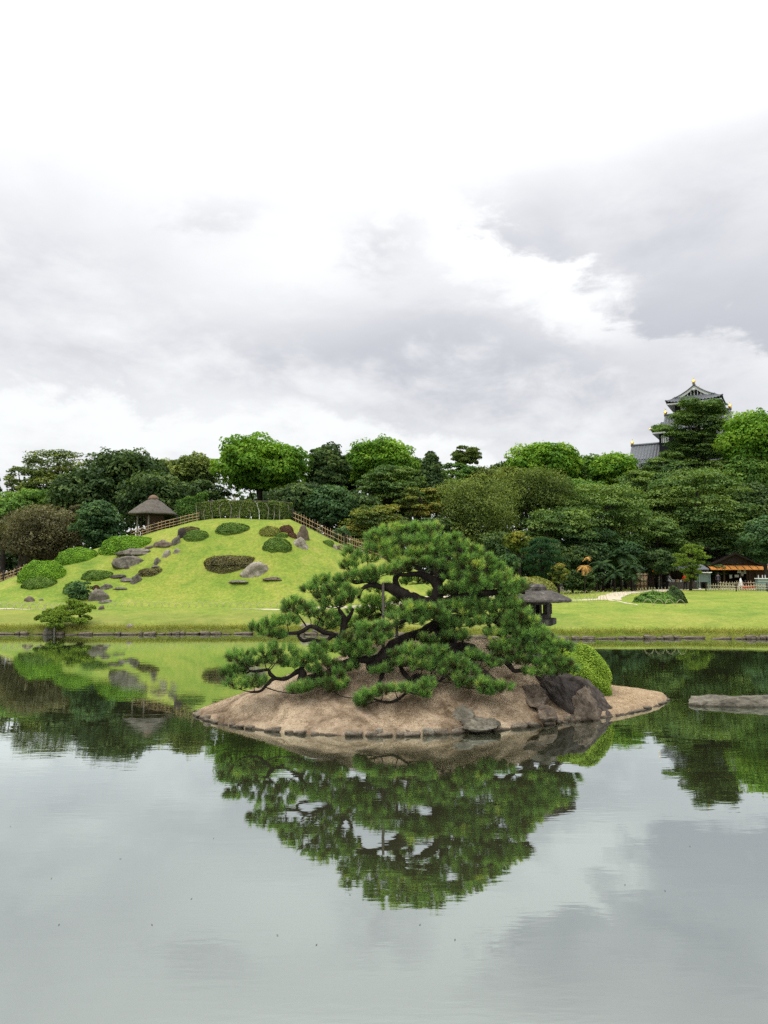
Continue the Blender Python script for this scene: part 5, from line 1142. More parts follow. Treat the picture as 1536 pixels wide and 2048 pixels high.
def tea_house():
    Y = 82.0; p0 = at(1415, 1180, Y); x0 = p0.x; zg = gz(x0 + 5, Y); x1 = at(1580, 1180, Y).x; W = x1 - x0; Z = lambda py: at(1480, py, Y).z - zg
    root = empty('tea_house', (x0, Y, zg), 0, 'dark timber tea house with a long orange awning at the right edge', 'building')
    H = Z(1133)
    MB().box((W / 2, 3.2, H / 2 - .2), (W, .2, H + .4)).build('back_wall', dark_wood, root)
    MB().box((W * .74, .4, H / 2 - .1), (W * .48, .16, H + .2)).build('front_wall', brown_wood, root)
    for k in range(6): MB().box((W * (.01 + k * .196), .0, H / 2 - .1), (.16, .16, H + .2)).build('post', brown_wood, root)
    for k in range(5): MB().box((W * .52 + k * W * .1, .28, H * .45), (.06, .06, H * .9)).build('batten', dark_wood, root)
    # main gable roof behind the awning
    zr = Z(1112)
    m = MB(); cx = W * .34
    v = [(cx - 3.0, -.3, H + .15), (cx, -.3, zr + .35), (cx + 3.0, -.3, H + .15), (cx - 3.0, 7, H + .15), (cx, 7, zr + .35), (cx + 3.0, 7, H + .15),
         (cx - 3.0, -.3, H - .02), (cx, -.3, zr + .17), (cx + 3.0, -.3, H - .02), (cx - 3.0, 7, H - .02), (cx, 7, zr + .17), (cx + 3.0, 7, H - .02)]
    rf = m.add(v, [(0, 1, 4, 3), (1, 2, 5, 4), (6, 9, 10, 7), (7, 10, 11, 8), (0, 6, 7, 1), (1, 7, 8, 2), (0, 3, 9, 6), (2, 8, 11, 5), (3, 4, 10, 9), (4, 5, 11, 10)]).build('roof', dark_wood, root)
    MB().add([(cx - 2.8, -.1, H), (cx + 2.8, -.1, H), (cx, -.1, zr + .2), (cx - 2.8, .1, H), (cx + 2.8, .1, H), (cx, .1, zr + .2)], [(0, 1, 2), (5, 4, 3), (0, 3, 4, 1), (1, 4, 5, 2), (2, 5, 3, 0)]).build('gable', dark_wood, root)
    MB().box((W / 2, 1.6, H + .06), (W, 3.4, .12)).build('ceiling', dark_wood, root)
    # awning of separate panels
    n = 12; aw = W / n; za, zb = Z(1131), Z(1139)
    for k in range(n):
        xa, xb = k * aw + .03, (k + 1) * aw - .03
        MB().add([(xa, -.1, za), (xb, -.1, za), (xb, -1.0, zb), (xa, -1.0, zb), (xa, -.1, za - .05), (xb, -.1, za - .05), (xb, -1.0, zb - .05), (xa, -1.0, zb - .05)], [(0, 3, 2, 1), (4, 5, 6, 7), (0, 1, 5, 4), (2, 3, 7, 6), (1, 2, 6, 5), (3, 0, 4, 7)]).build('awning_panel', orange_m, root)
        MB().box(((xa + xb) / 2 - aw / 2, -.55, (za + zb) / 2 + .03), (.045, .95, .05), 0, m=Matrix.Rotation(math.atan2(zb - za, .9) * -1, 4, 'X')).build('awning_rib', brown_wood, root)
    MB().tube([(0, -1.02, zb - .03), (W, -1.02, zb - .03)], .03, 6).build('awning_bar', orange_m, root)
    # notices pinned to the front
    for (px, py, w, h) in ((1476, 1143, 8, 6), (1484, 1148, 6, 8), (1490, 1144, 5, 7), (1471, 1152, 8, 5), (1459, 1153, 5, 7), (1511, 1141, 3, 3)):
        q = at(px, py, Y + .2); s = mpp(Y)
        MB().box((q.x - x0, .24 if px > 1482 else -.10, q.z - zg), (w * s, .02, h * s)).build('notice', paper_m, root)
    MB().box((W * .2, 1.4, .4), (W * .34, .5, .8)).build('counter', dark_wood, root)
    return root
tea_house()
def place(px, py, Y): c = at(px, py, Y); return Vector((c.x, Y, gz(c.x, Y)))
def souvenir_stall():
    Y = 79.0; a, b = at(1329, 1180, Y).x, at(1402, 1180, Y).x; zg = gz((a + b) / 2, Y); w = b - a; Z = lambda py: at(1365, py, Y).z - zg
    root = empty('souvenir_stall', ((a + b) / 2, Y, zg), 0, 'open souvenir stall with a brown counter behind the tiered pine', 'stall')
    MB().box((0, 0, Z(1164) / 2 - .1), (w, .6, Z(1164) + .2)).build('counter', grey_wood, root)
    for k in range(7): MB().box((-w / 2 + w * (k + .5) / 7, -.31, Z(1164) / 2 - .08), (w / 7 - .03, .02, Z(1164) + .1)).build('panel', grey_wood, root)
    for s in (-1, 1):
        for y in (-.4, 2.6): MB().box((s * (w / 2 - .1), y, Z(1138) / 2 - .1), (.12, .12, Z(1138) + .2)).build('post', dark_wood, root)
    MB().box((0, 2.6, Z(1138) / 2), (w, .12, Z(1138))).build('back_wall', dark_wood, root)
    MB().add([(-w / 2 - .5, -1, Z(1138)), (w / 2 + .5, -1, Z(1138)), (w / 2 + .5, 1.2, Z(1126)), (-w / 2 - .5, 1.2, Z(1126)), (w / 2 + .5, 3.4, Z(1138)), (-w / 2 - .5, 3.4, Z(1138)), (-w / 2 - .5, 1.2, Z(1126) - .15), (w / 2 + .5, 1.2, Z(1126) - .15), (-w / 2 - .5, -1, Z(1138) - .12), (w / 2 + .5, -1, Z(1138) - .12), (w / 2 + .5, 3.4, Z(1138) - .12), (-w / 2 - .5, 3.4, Z(1138) - .12)],
        [(0, 1, 2, 3), (3, 2, 4, 5), (8, 6, 7, 9), (6, 11, 10, 7), (0, 8, 9, 1), (5, 4, 10, 11), (0, 3, 6, 8), (3, 5, 11, 6), (1, 9, 7, 2), (2, 7, 10, 4)]).build('roof', tile, root)
    r = random.Random(5); zt = Z(1164)
    for k in range(9):
        hh = r.uniform(.12, .3); o = MB().box((0, 0, hh / 2), (r.uniform(.2, .36), .25, hh), r.uniform(-.2, .2)).build('souvenir_box', [white_m, paper_m, bamboo][k % 3], None, loc=((a + b) / 2 - w * .36 + k * .40, Y + r.uniform(-.1, .1), zg + zt + .001))
        tag(o, 'small pale boxed good on the souvenir stall counter', 'box', 'boxed goods on the souvenir stall')
souvenir_stall()
def hut():
    Y = 86.0; a, b = at(1262, 1180, Y).x, at(1312, 1180, Y).x; zg = gz((a + b) / 2, Y); w = b - a; Z = lambda py: at(1287, py, Y).z - zg
    root = empty('hut', ((a + b) / 2, Y, zg), 0, 'small hut with a grey tiled roof left of the souvenir stall', 'building')
    MB().box((0, 1.6, Z(1140) / 2 - .2), (w * .92, 3.0, Z(1140) + .4)).build('wall', brown_wood, root)
    m = MB(); z0, z1 = Z(1140), Z(1108); n = 16
    v = []; f = []
    for i in range(2 * n + 1):
        x = -w * .58 + w * 1.16 * i / (2 * n); e = .05 * (i % 2)
        v += [(x, -.6, z0 + e), (x, 1.6, z1 + e), (x, 3.8, z0 + e)]
    for i in range(2 * n): f += [(i * 3, i * 3 + 3, i * 3 + 4, i * 3 + 1), (i * 3 + 1, i * 3 + 4, i * 3 + 5, i * 3 + 2)]
    m.add(v, f); m.build('roof', tile, root); MB().tube([(-w * .6, 1.6, z1 + .08), (w * .6, 1.6, z1 + .08)], .14, 8).build('ridge', tile, root)
    MB().box((w * .1, .05, 1.0), (.8, .06, 2.0)).build('door', dark_wood, root)
hut()
def panel_fence():
    Y = 75.0; a, b = at(1273, 1180, Y).x, at(1296, 1180, Y).x; zg = gz((a + b) / 2, Y); H = at(1285, 1147, Y).z - zg; w = b - a
    root = empty('panel_fence', ((a + b) / 2, Y, zg), 0, 'pale brushwood panel fence with dark cross bars beside the palms', 'fence')
    for k in range(10): MB().tube([(-w / 2 + (k + .5) * w / 10, 0, -.1), (-w / 2 + (k + .5) * w / 10, 0, H)], w / 19, 6).build('brushwood_bundle', thatch_top if k % 3 == 0 else bamboo, root, True)
    for z in (.25, .55, .9): MB().box((0, -.09, H * z), (w, .05, .07)).build('cross_bar', dark_wood, root)
    for x in (-.2, .42): MB().box((w * x, -.13, H * .35), (.07, .05, H * .7)).build('post', dark_wood, root)
panel_fence()
q = place(1321, 1180, 76.5); h = at(1321, 1152, 76.5).z - q.z
o = MB().box((0, 0, h / 2 - .05), (.32, .26, h + .1), 0, .92).build('stone_marker', stone_post, None, loc=q); tag(o, 'tall pale square stone marker post near the souvenir stall', 'stone post')
# orange lantern hanging by the hut, on its own bracket post
q = place(1303, 1180, 77); zl = at(1307, 1144, 77).z - q.z
root = empty('hanging_lantern', q, 0, 'small glowing orange paper lantern hanging from a dark post', 'lantern')
MB().tube([(0, 0, -.1), (0, 0, zl + .5), (.22, 0, zl + .45)], .04, 6).build('post', dark_wood, root)
ml, nt, out = newmat('lantern_paper'); e_ = nt.nodes.new('ShaderNodeEmission'); e_.inputs['Color'].default_value = (1, .25, .05, 1); e_.inputs['Strength'].default_value = .75; nt.links.new(e_.outputs[0], out.inputs['Surface'])
MB().lathe([(.07, -.22), (.15, -.15), (.17, 0), (.15, .15), (.07, .22)], 12, (.22, 0, zl + .12)).build('paper_shade', ml, root, True)
# grey-green booth with a pale roof
q = place(1408, 1179, 77); s = mpp(77)
root = empty('ticket_booth', q, R(-6), 'narrow grey-green booth with a pale flat roof right of the tiered pine', 'booth')
H = at(1408, 1148, 77).z - q.z
for sx in (-1, 1):
    for sy in (-1, 1): MB().box((sx * .52, sy * .35, H / 2), (.10, .10, H)).build('post', green_paint, root)
MB().box((0, 0, H * .74), (1.0, .62, H * .5)).build('upper_cabinet', green_paint, root)
MB().box((.40, -.02, H * .26), (.2, .6, H * .5)).build('side_panel', green_paint, root)
MB().box((0, -.05, H + .10), (1.35, 1.0, .07), 0, m=Matrix.Rotation(R(-8), 4, 'X')).build('roof', white_m, root)
for sx in (-1, 1): MB().box((sx * .52, -.35, .06), (.22, .22, .2)).build('foot', plaster, root)
# glass case, red bench, white cloth
q = place(1524, 1180, 74); H = at(1524, 1156, 74).z - q.z
root = empty('display_case', q, 0, 'glass display case with a white top at the right edge of the tea house', 'display case')
MB().box((0, 0, H * .52), (1.02, .55, H * .80)).build('glass_box', glass_m, root); MB().box((0, 0, H * .96), (1.12, .64, H * .07)).build('top', white_m, root); MB().box((0, 0, H * .06), (1.06, .6, H * .14)).build('base', green_paint, root)
for z in (.35, .55, .75): MB().box((0, -.285, H * z), (1.04, .02, .03)).build('shelf', white_m, root)
for x in (-.3, .1, .38): MB().tube([(x, 0, H), (x, 0, H + .3)], .05, 6).build('bottle', paper_m, root)
q = place(1497, 1182, 75)
root = empty('bench', q, 0, 'low bench covered with red cloth behind the picket fence', 'bench')
MB().box((0, 0, .40), (1.5, .6, .10)).build('seat', red_m, root); MB().box((0, -.31, .30), (1.52, .02, .26)).build('cloth_skirt', red_m, root)
for sx in (-.65, .65):
    for sy in (-.22, .22): MB().box((sx, sy, .17), (.07, .07, .36)).build('leg', dark_wood, root)
q = place(1482, 1178, 78)
o = MB().lathe([(.34, 0), (.30, .2), (.20, .6), (.11, .95), (.04, 1.12)], 9).build('draped_cloth', white_m, None, True, loc=q); tag(o, 'small white cone-shaped draped cloth beside the red bench', 'cloth')
# picket fences in front of the tea house
fence('pale picket fence along the lawn in front of the tea house', [(at(a, b, 72 - (a - 1412) * .012).x, 72 - (a - 1412) * .012, 0) for a, b in ((1412, 1180), (1460, 1182), (1500, 1184), (1545, 1187))], .72, .22, post_every=12, pick=_pick2, mat=bamboo_pale, rails=(.35, .68), thick=.07)
fence('second pale picket fence nearer the tea house', [(at(a, 1180, 75.5).x, 75.5, 0) for a in (1438, 1490, 1545)], .95, .26, post_every=10, pick=_pick2, mat=bamboo_pale, rails=(.35, .75), thick=.055)

# ------------------------------------------------------------------ people
skin_m = solid('skin', (.45, .28, .20), (.40, .24, .17), 3, .6, .3, bmp=0); hair_m = solid('hair', (.012, .010, .009), (.007, .006, .006), 9, .6, .3)
def cloth(name, c): return solid(name, c, tuple(x * .75 for x in c), 9, .9, .1)
def person(label, loc, rz, top_m, leg_m, lean=.0, arm=.3, step=.12, h=1.65, extra=None):
    root = empty('person', loc, rz, label, 'person'); k = h / 1.7
    sl, cl = math.sin(lean), math.cos(lean)
    def T(x, y, z):     # bend everything above the hips forward (towards -y)
        if z > .92: d = z - .92; return (x * k, (y * cl - d * sl) * k, (.92 + d * cl + y * sl * -0) * k)
        return (x * k, y * k, z * k)
    V_ = [(0, 0, .92), (0, 0, 1.08), (0, 0, 1.28), (0, 0, 1.42), (0, -.02, 1.50), (0, -.03, 1.60), (0, -.03, 1.70),
          (.17, 0, 1.40), (.22, -.04 - arm * .2, 1.16), (.20, -.10 - arm * .55, .98 + arm * .18), (.19, -.12 - arm * .75, .94 + arm * .22),
          (-.17, 0, 1.40), (-.22, -.04 - arm * .2, 1.16), (-.20, -.10 - arm * .55, .98 + arm * .18), (-.19, -.12 - arm * .75, .94 + arm * .22),
          (.09, 0, .86), (.10, -step * .6, .50), (.10, -step, .09), (.10, -step - .13, .045),
          (-.09, 0, .86), (-.10, step * .5, .50), (-.10, step, .09), (-.10, step - .13, .045)]
    V_ = [T(*v) for v in V_]
    E = [(0, 1), (1, 2), (2, 3), (3, 4), (4, 5), (5, 6), (3, 7), (7, 8), (8, 9), (9, 10), (3, 11), (11, 12), (12, 13), (13, 14), (0, 15), (15, 16), (16, 17), (17, 18), (0, 19), (19, 20), (20, 21), (21, 22)]
    Rd = [.15, .13, .145, .12, .055, .10, .085, .065, .05, .04, .045, .065, .05, .04, .045, .095, .062, .045, .04, .095, .062, .045, .04]
    me = bpy.data.meshes.new('body'); me.from_pydata(V_, E, []); o = link('body', me, None, root)
    sk = o.modifiers.new('skin', 'SKIN')
    for i, r_ in enumerate(Rd): s_ = me.skin_vertices[0].data[i]; s_.radius = (r_ * k, r_ * k * (.72 if i < 4 else 1)); s_.use_root = (i == 0)
    ss = o.modifiers.new('subsurf', 'SUBSURF'); ss.levels = 1; ss.render_levels = 1
    dg = bpy.context.evaluated_depsgraph_get(); ev = o.evaluated_get(dg); m2 = bpy.data.meshes.new_from_object(ev); o.modifiers.clear(); o.data = m2
    m2.materials.clear()
    for mm in (top_m, leg_m, skin_m): m2.materials.append(mm)
    hd = Vector(T(0, -.03, 1.60)); hipz = .93 * k; hands = [Vector(V_[10]), Vector(V_[14]), Vector(V_[9]), Vector(V_[13])]
    for p in m2.polygons:
        c = p.center; p.use_smooth = True
        if (c - hd).length < .155 * k or c.z > T(0, 0, 1.47)[2]: p.material_index = 2
        elif min((c - q).length for q in hands[:2]) < .13 * k or min((c - q).length for q in hands[2:]) < .09 * k: p.material_index = 2
        elif c.z < hipz and abs(c.y) < .3: p.material_index = 1
        else: p.material_index = 0
    hv, hf = ico(2); hv = hv * np.array([.115, .125, .115]) * k; ks = hv[:, 1] < -.04 * k; hv[ks & (hv[:, 2] < .05 * k), 1] *= .3
    link('hair', npmesh('hair', hv + np.array(hd[:]) + np.array([0, .02, .045]) * k, hf, smooth=True), hair_m, root)
    if extra: extra(root, k)
    return root
person('person in a red shirt and dark trousers standing by the tiered pine', place(1371, 1181, 75.5), R(200), cloth('red_shirt', (.75, .06, .03)), cloth('dark_trousers', (.015, .015, .018)), .05, .35, .10)
def pack(root, k): MB().box((0, .17 * k, 1.2 * k), (.28 * k, .16 * k, .40 * k), 0, .8).build('backpack', cloth('backpack', (.03, .03, .04)), root)
person('person in a pale grey top with a dark backpack leaning over the stall', place(1336, 1181, 76.5), R(120), cloth('grey_top', (.38, .40, .42)), cloth('navy_trousers', (.03, .03, .045)), .35, .6, .15, extra=pack)
person('person in dark grey clothes standing in the shade of the tea house', place(1437, 1180, 79.5), R(160), cloth('dark_top', (.10, .095, .12)), cloth('black_trousers', (.02, .02, .022)), .0, .3, .1)

# ------------------------------------------------------------------ the wood behind the hill
TREES = [  # label, px, py, rx, ry, Y, material, style, leaf, clumps, cap
    ('dark conifer cut by the left edge of the picture', -14, 985, 24, 52, 82, L_dark, 'cone', .26, 30, 6000),
    ('sparse olive tree with sky showing through at the far left', 118, 950, 78, 44, 90, L_olive, 'layer', .24, 34, 7500),
    ('thin pale olive tree lowest in the skyline at the far left', 48, 972, 44, 34, 92, L_olive, 'layer', .22, 26, 4500),
    ('mid green tree above the left end of the brown bush tree', 62, 1010, 62, 40, 80, L_mid, 'fine', .24, 34, 9000),
    ('bright green tree low at the left edge', 10, 1035, 40, 48, 76, L_mid, 'dome', .24, 30, 8000),
    ('rounded brown-grey bushy tree left of the pavilion', 82, 1068, 84, 66, 68, L_brown, 'fine', .17, 70, 20000),
    ('brown-grey sapling at the right shoulder of the brown bushy tree', 158, 1030, 24, 34, 69, L_brown, 'fine', .17, 22, 5000),
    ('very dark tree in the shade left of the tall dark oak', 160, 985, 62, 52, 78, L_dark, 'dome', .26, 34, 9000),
    ('tall dark oak with an olive top behind the pavilion', 250, 952, 74, 58, 82, L_dark, 'dome', .26, 44, 15000),
    ('blue-green shrubby tree between the brown tree and the pavilion', 196, 1050, 46, 56, 66, L_blue, 'dome', .18, 34, 11000),
    ('very dark tree directly behind the thatched roof', 310, 1000, 72, 62, 74, L_dark, 'dome', .24, 40, 11000),
    ('dull green tree on the skyline right of the tall dark oak', 335, 950, 42, 38, 86, L_olive, 'dome', .24, 30, 7000),
    ('brownish olive tree left of the bright camphor', 391, 942, 46, 38, 84, L_olive, 'dome', .24, 36, 9000),
    ('dark tree behind the summit hedge left of the camphor trunk', 410, 1000, 52, 34, 78, L_dark, 'layer', .24, 30, 6000),
    ('big bright green camphor tree above the summit hedge', 524, 930, 94, 60, 74, L_bright, 'dome', .25, 62, 26000),
    ('layered light green tree at the right shoulder of the big camphor', 632, 932, 38, 34, 80, L_mid, 'layer', .22, 30, 8000),
    ('tall narrow dark evergreen with bare twigs on top', 656, 942, 38, 64, 78, L_dark, 'dome', .24, 44, 12000),
    ('bright green camphor tree right of the narrow evergreen', 762, 925, 70, 50, 84, L_bright, 'dome', .26, 70, 18000),
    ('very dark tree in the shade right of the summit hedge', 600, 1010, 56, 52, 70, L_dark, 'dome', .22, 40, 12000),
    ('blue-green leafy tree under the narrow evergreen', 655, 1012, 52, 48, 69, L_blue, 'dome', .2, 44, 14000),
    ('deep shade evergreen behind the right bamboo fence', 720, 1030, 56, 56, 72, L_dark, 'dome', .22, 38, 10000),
    ('feathery layered tree below the second camphor', 785, 985, 66, 48, 76, L_layer, 'layer', .2, 46, 12000),
    ('spiky dark conifer on the skyline right of the second camphor', 862, 960, 46, 54, 80, L_dark, 'cone', .22, 54, 11000),
    ('yellow-tinged maple behind the top of the islet pine', 752, 1060, 66, 42, 66, L_maple, 'layer', .17, 44, 12000),
    ('yellow-green maple above the islet pine top', 838, 1005, 46, 26, 72, L_maple, 'layer', .18, 26, 6000),
    ('dark leafy tree low behind the right of the pine top', 868, 1085, 48, 46, 68, L_dark, 'layer', .18, 34, 8000),
    ('large fine-leaved olive tree in the middle of the wood', 950, 1022, 88, 88, 73, L_olive, 'fine', .16, 90, 26000),
    ('olive tree with a brownish crown on the middle skyline', 1062, 980, 86, 54, 82, L_olive, 'fine', .2, 60, 16000),
    ('bright green camphor tree on the right skyline', 1092, 925, 78, 42, 94, L_bright, 'dome', .28, 70, 16000),
    ('smaller bright camphor tree left of the castle', 1225, 938, 52, 34, 96, L_bright, 'dome', .26, 44, 10000),
    ('mid green camphor between the two bright ones on the right skyline', 1165, 940, 40, 34, 98, L_mid, 'dome', .26, 34, 8000),
    ('green tree in the dip of the wood left of the castle', 1150, 1000, 66, 46, 88, L_mid, 'dome', .24, 46, 12000),
    ('wide layered tree spreading left below the castle', 1210, 1040, 92, 62, 80, L_layer, 'layer', .2, 60, 18000),
    ('layered green tree above the palms', 1110, 1068, 74, 44, 77, L_layer, 'layer', .2, 44, 12000),
    ('dark tree low behind the palm cluster', 1195, 1108, 74, 40, 77, L_blue, 'layer', .2, 40, 11000),
    ('dark green tree behind the yellow maple', 1000, 1105, 54, 50, 70, L_dark, 'dome', .2, 36, 9000),
    ('drooping layered tree over the small grey-roofed hut', 1318, 1090, 56, 48, 80, L_layer, 'layer', .18, 40, 12000),
    ('dark leafy tree hiding the front of the small hut', 1320, 1122, 32, 28, 76, L_dark, 'dome', .16, 26, 6500),
    ('wide dark layered tree in front of the castle base', 1395, 1020, 104, 70, 86, L_layer, 'layer', .22, 80, 22000),
    ('layered tree reaching left below the castle wing', 1292, 985, 56, 40, 90, L_layer, 'layer', .22, 40, 10000),
    ('dark evergreen at the right edge above the tea house', 1505, 1020, 62, 66, 88, L_dark, 'dome', .26, 50, 14000),
    ('tall fresh green tree right of the castle', 1512, 884, 68, 78, 93, L_bright, 'dome', .27, 80, 20000),
    ('darker green tree under the tall fresh green one', 1490, 950, 46, 46, 92, L_mid, 'dome', .26, 44, 11000),
    ('pale blue-green leafy tree over the right end of the tea house', 1528, 1078, 46, 52, 78, L_blue, 'dome', .18, 40, 12000),
    ('low green tree filling the skyline between the spiky conifer and the round pine', 905, 965, 48, 36, 88, L_mid, 'layer', .22, 34, 8000),
    ('olive tree under the small round-headed pine', 965, 962, 50, 34, 90, L_olive, 'fine', .2, 36, 9000),
    ('dark tree on the skyline left of the right camphor', 1012, 948, 34, 34, 96, L_dark, 'dome', .24, 30, 7000),
    ('dark bushy tree between the two left camphors', 690, 950, 40, 44, 88, L_dark, 'dome', .24, 34, 8000),
    ('dark green tree under the second camphor', 800, 955, 52, 40, 86, L_mid, 'layer', .22, 36, 9000),
    ('dark tree low on the skyline left of the spiky conifer', 835, 945, 30, 32, 90, L_dark, 'dome', .22, 26, 6000),
    ('dark layered tree rising left of the tree before the castle', 1325, 958, 52, 36, 94, L_layer, 'layer', .22, 44, 11000),
    ('dark layered tree between the castle tree and the tall fresh green tree', 1440, 962, 44, 40, 94, L_layer, 'layer', .22, 40, 10000),
    ('mid green tree at the foot of the castle wing', 1262, 968, 40, 34, 98, L_mid, 'dome', .24, 30, 8000),
    ('dark green tree behind the layered trees below the castle', 1330, 1040, 60, 50, 92, L_dark, 'dome', .24, 40, 9000),
    ('dark shade tree left of the palms', 1070, 1120, 60, 46, 72, L_dark, 'dome', .2, 36, 9000),
    ('dark shade tree behind the dead palm fronds', 1168, 1120, 46, 42, 75, L_dark, 'dome', .2, 34, 9000),
    ('dark shade tree behind the right end of the palm cluster', 1250, 1120, 44, 44, 79, L_dark, 'dome', .2, 34, 8000),
    ('dark tree behind the tea house roof', 1490, 1100, 60, 34, 90, L_dark, 'dome', .22, 34, 8000),
    ('dark tree behind the souvenir stall roof', 1420, 1108, 60, 40, 84, L_dark, 'layer', .2, 36, 9000),
]
for i, (lab, px, py, rx, ry, Y, m, st, lf, nz, cap) in enumerate(TREES):
    nm = 'camphor_tree' if 'camphor' in lab else 'conifer_tree' if st == 'cone' else 'maple_tree' if 'maple' in lab else 'layered_tree' if st == 'layer' else 'broadleaf_tree'
    tree(nm, lab, px, py, rx, ry, Y, m, st, i, lf * .77, 1e6, int(nz * 1.3), group='trees of the wood behind the garden', cap=int(cap * 1.18))
# tall tree in front of the castle: tiers of flat dark sprays on a visible trunk
def castle_tree():
    Y = 97.0; c = at(1388, 1170, Y); b = Vector((c.x, Y, gz(c.x, Y))); rg = np.random.default_rng(77); s = mpp(Y)
    root = empty('layered_tree', b, 0, 'tall dark tree of flat sprays standing before the castle keep', 'tree', 'trees of the wood behind the garden'); puffs = []
    zc = lambda px, py, d=0: at(px, py, Y + d) - b
    tiers = [(804, 1372, 1440, 10), (814, 1364, 1442, 12), (825, 1360, 1446, 14), (836, 1352, 1448, 14), (847, 1340, 1446, 16), (857, 1316, 1448, 20), (868, 1325, 1446, 14), (880, 1345, 1440, 14), (890, 1345, 1440, 14), (900, 1335, 1438, 16), (912, 1325, 1444, 16), (925, 1320, 1450, 20), (938, 1318, 1455, 22), (952, 1315, 1460, 22)]
    for py, xa, xb, n in tiers:
        for k in range(n):
            px = xa + (xb - xa) * rg.random(); d = rg.uniform(-2.2, 2.2); w = rg.uniform(10, 19) * s
            puffs.append((np.array(zc(px, py + rg.uniform(-5, 5), d)[:]), (w * 1.2, w, w * rg.uniform(.28, .48)), rg.uniform(.35, .65)))
    tr = [zc(1392, 1172), zc(1398, 1000), zc(1404, 900, .2), zc(1398, 860), zc(1400, 808)]; tr[0].z = -.3
    P, W = crom(tr, [.5, .38, .26, .16, .05], 5); m = MB().tube(P, W, 7)
    for q in rg.choice(len(puffs), 30, replace=False):
        e = Vector(puffs[q][0]); st = min(P, key=lambda p: abs(p.z - e.z + .8)); A, B = crom([st, st.lerp(e, .5) + Vector((0, 0, -.25)), e], [.10, .07, .02], 4); m.tube(A, B, 5)
    m.build('trunk', bark2, root, True)
    link('crown', crown_mesh('crown', puffs, .17, 1e6, rg, -.2, .45, .36, .5, 40000), L_layer, root)
castle_tree()
# small round-headed pine on the skyline
def sky_pine():
    Y = 90.0; c = at(935, 1170, Y); b = Vector((c.x, Y, gz(c.x, Y))); rg = np.random.default_rng(78); s = mpp(Y)
    root = empty('skyline_pine', b, 0, 'small round-headed pine standing clear on the skyline', 'pine tree'); puffs = []
    for k in range(26):
        a = rg.uniform(0, 6.28); t = rg.random(); py = 895 + 34 * t; w = 30 * math.sin(math.pi * (.25 + .72 * t) * .8) ** .8
        q = at(935 + math.cos(a) * w * rg.uniform(.3, .95), py, Y + math.sin(a) * 1.4) - b; puffs.append((np.array(q[:]), (.62, .6, .26), rg.uniform(.3, .6)))
    top = at(935, 900, Y) - b; P, W = crom([(0, 0, -.3), (.2, 0, top.z * .5), (-.1, 0, top.z * .9), top], [.28, .22, .14, .04], 5); m = MB().tube(P, W, 7)
    for q in puffs[::2]:
        e = Vector(q[0]); stt = min(P, key=lambda p: abs(p.z - e.z + .6)); m.tube([stt, stt.lerp(e, .6) + Vector((0, 0, -.1)), e], [.07, .05, .02], 5)
    m.build('trunk', bark2, root, True); link('crown', crown_mesh('crown', puffs, .17, 1e6, rg, -.4, .4, .6, .4, 7000), L_olive, root)
sky_pine()
# twigs over the narrow evergreen
# the wood goes on behind: one mass of dark foliage
rg = np.random.default_rng(90); puffs = []
_top = [(-400, 1000), (0, 1000), (200, 950), (350, 950), (430, 1000), (600, 950), (800, 945), (930, 950), (1050, 950), (1200, 950), (1300, 970), (1450, 950), (1700, 930), (2000, 950)]
for k in range(1500):
    px = rg.uniform(-380, 1950); Y = rg.uniform(100, 112); py = np.interp(px, [a for a, _ in _top], [b for _, b in _top]); c = at(px, py + 12, Y); g_ = gz(c.x, c.y)
    z = g_ + (c.z - g_) * rg.random() ** .85; w = rg.uniform(1.4, 2.6); puffs.append((np.array([c.x, c.y, z]), (w * 1.2, w, w * .7), rg.uniform(.2, .5)))
o = link('distant_wood', crown_mesh('distant_wood', puffs, .45, 1e6, rg, -.5, .6, .5, .35, 60000), L_dark); tag(o, 'dark wood closing the view behind the garden trees', kind='stuff')

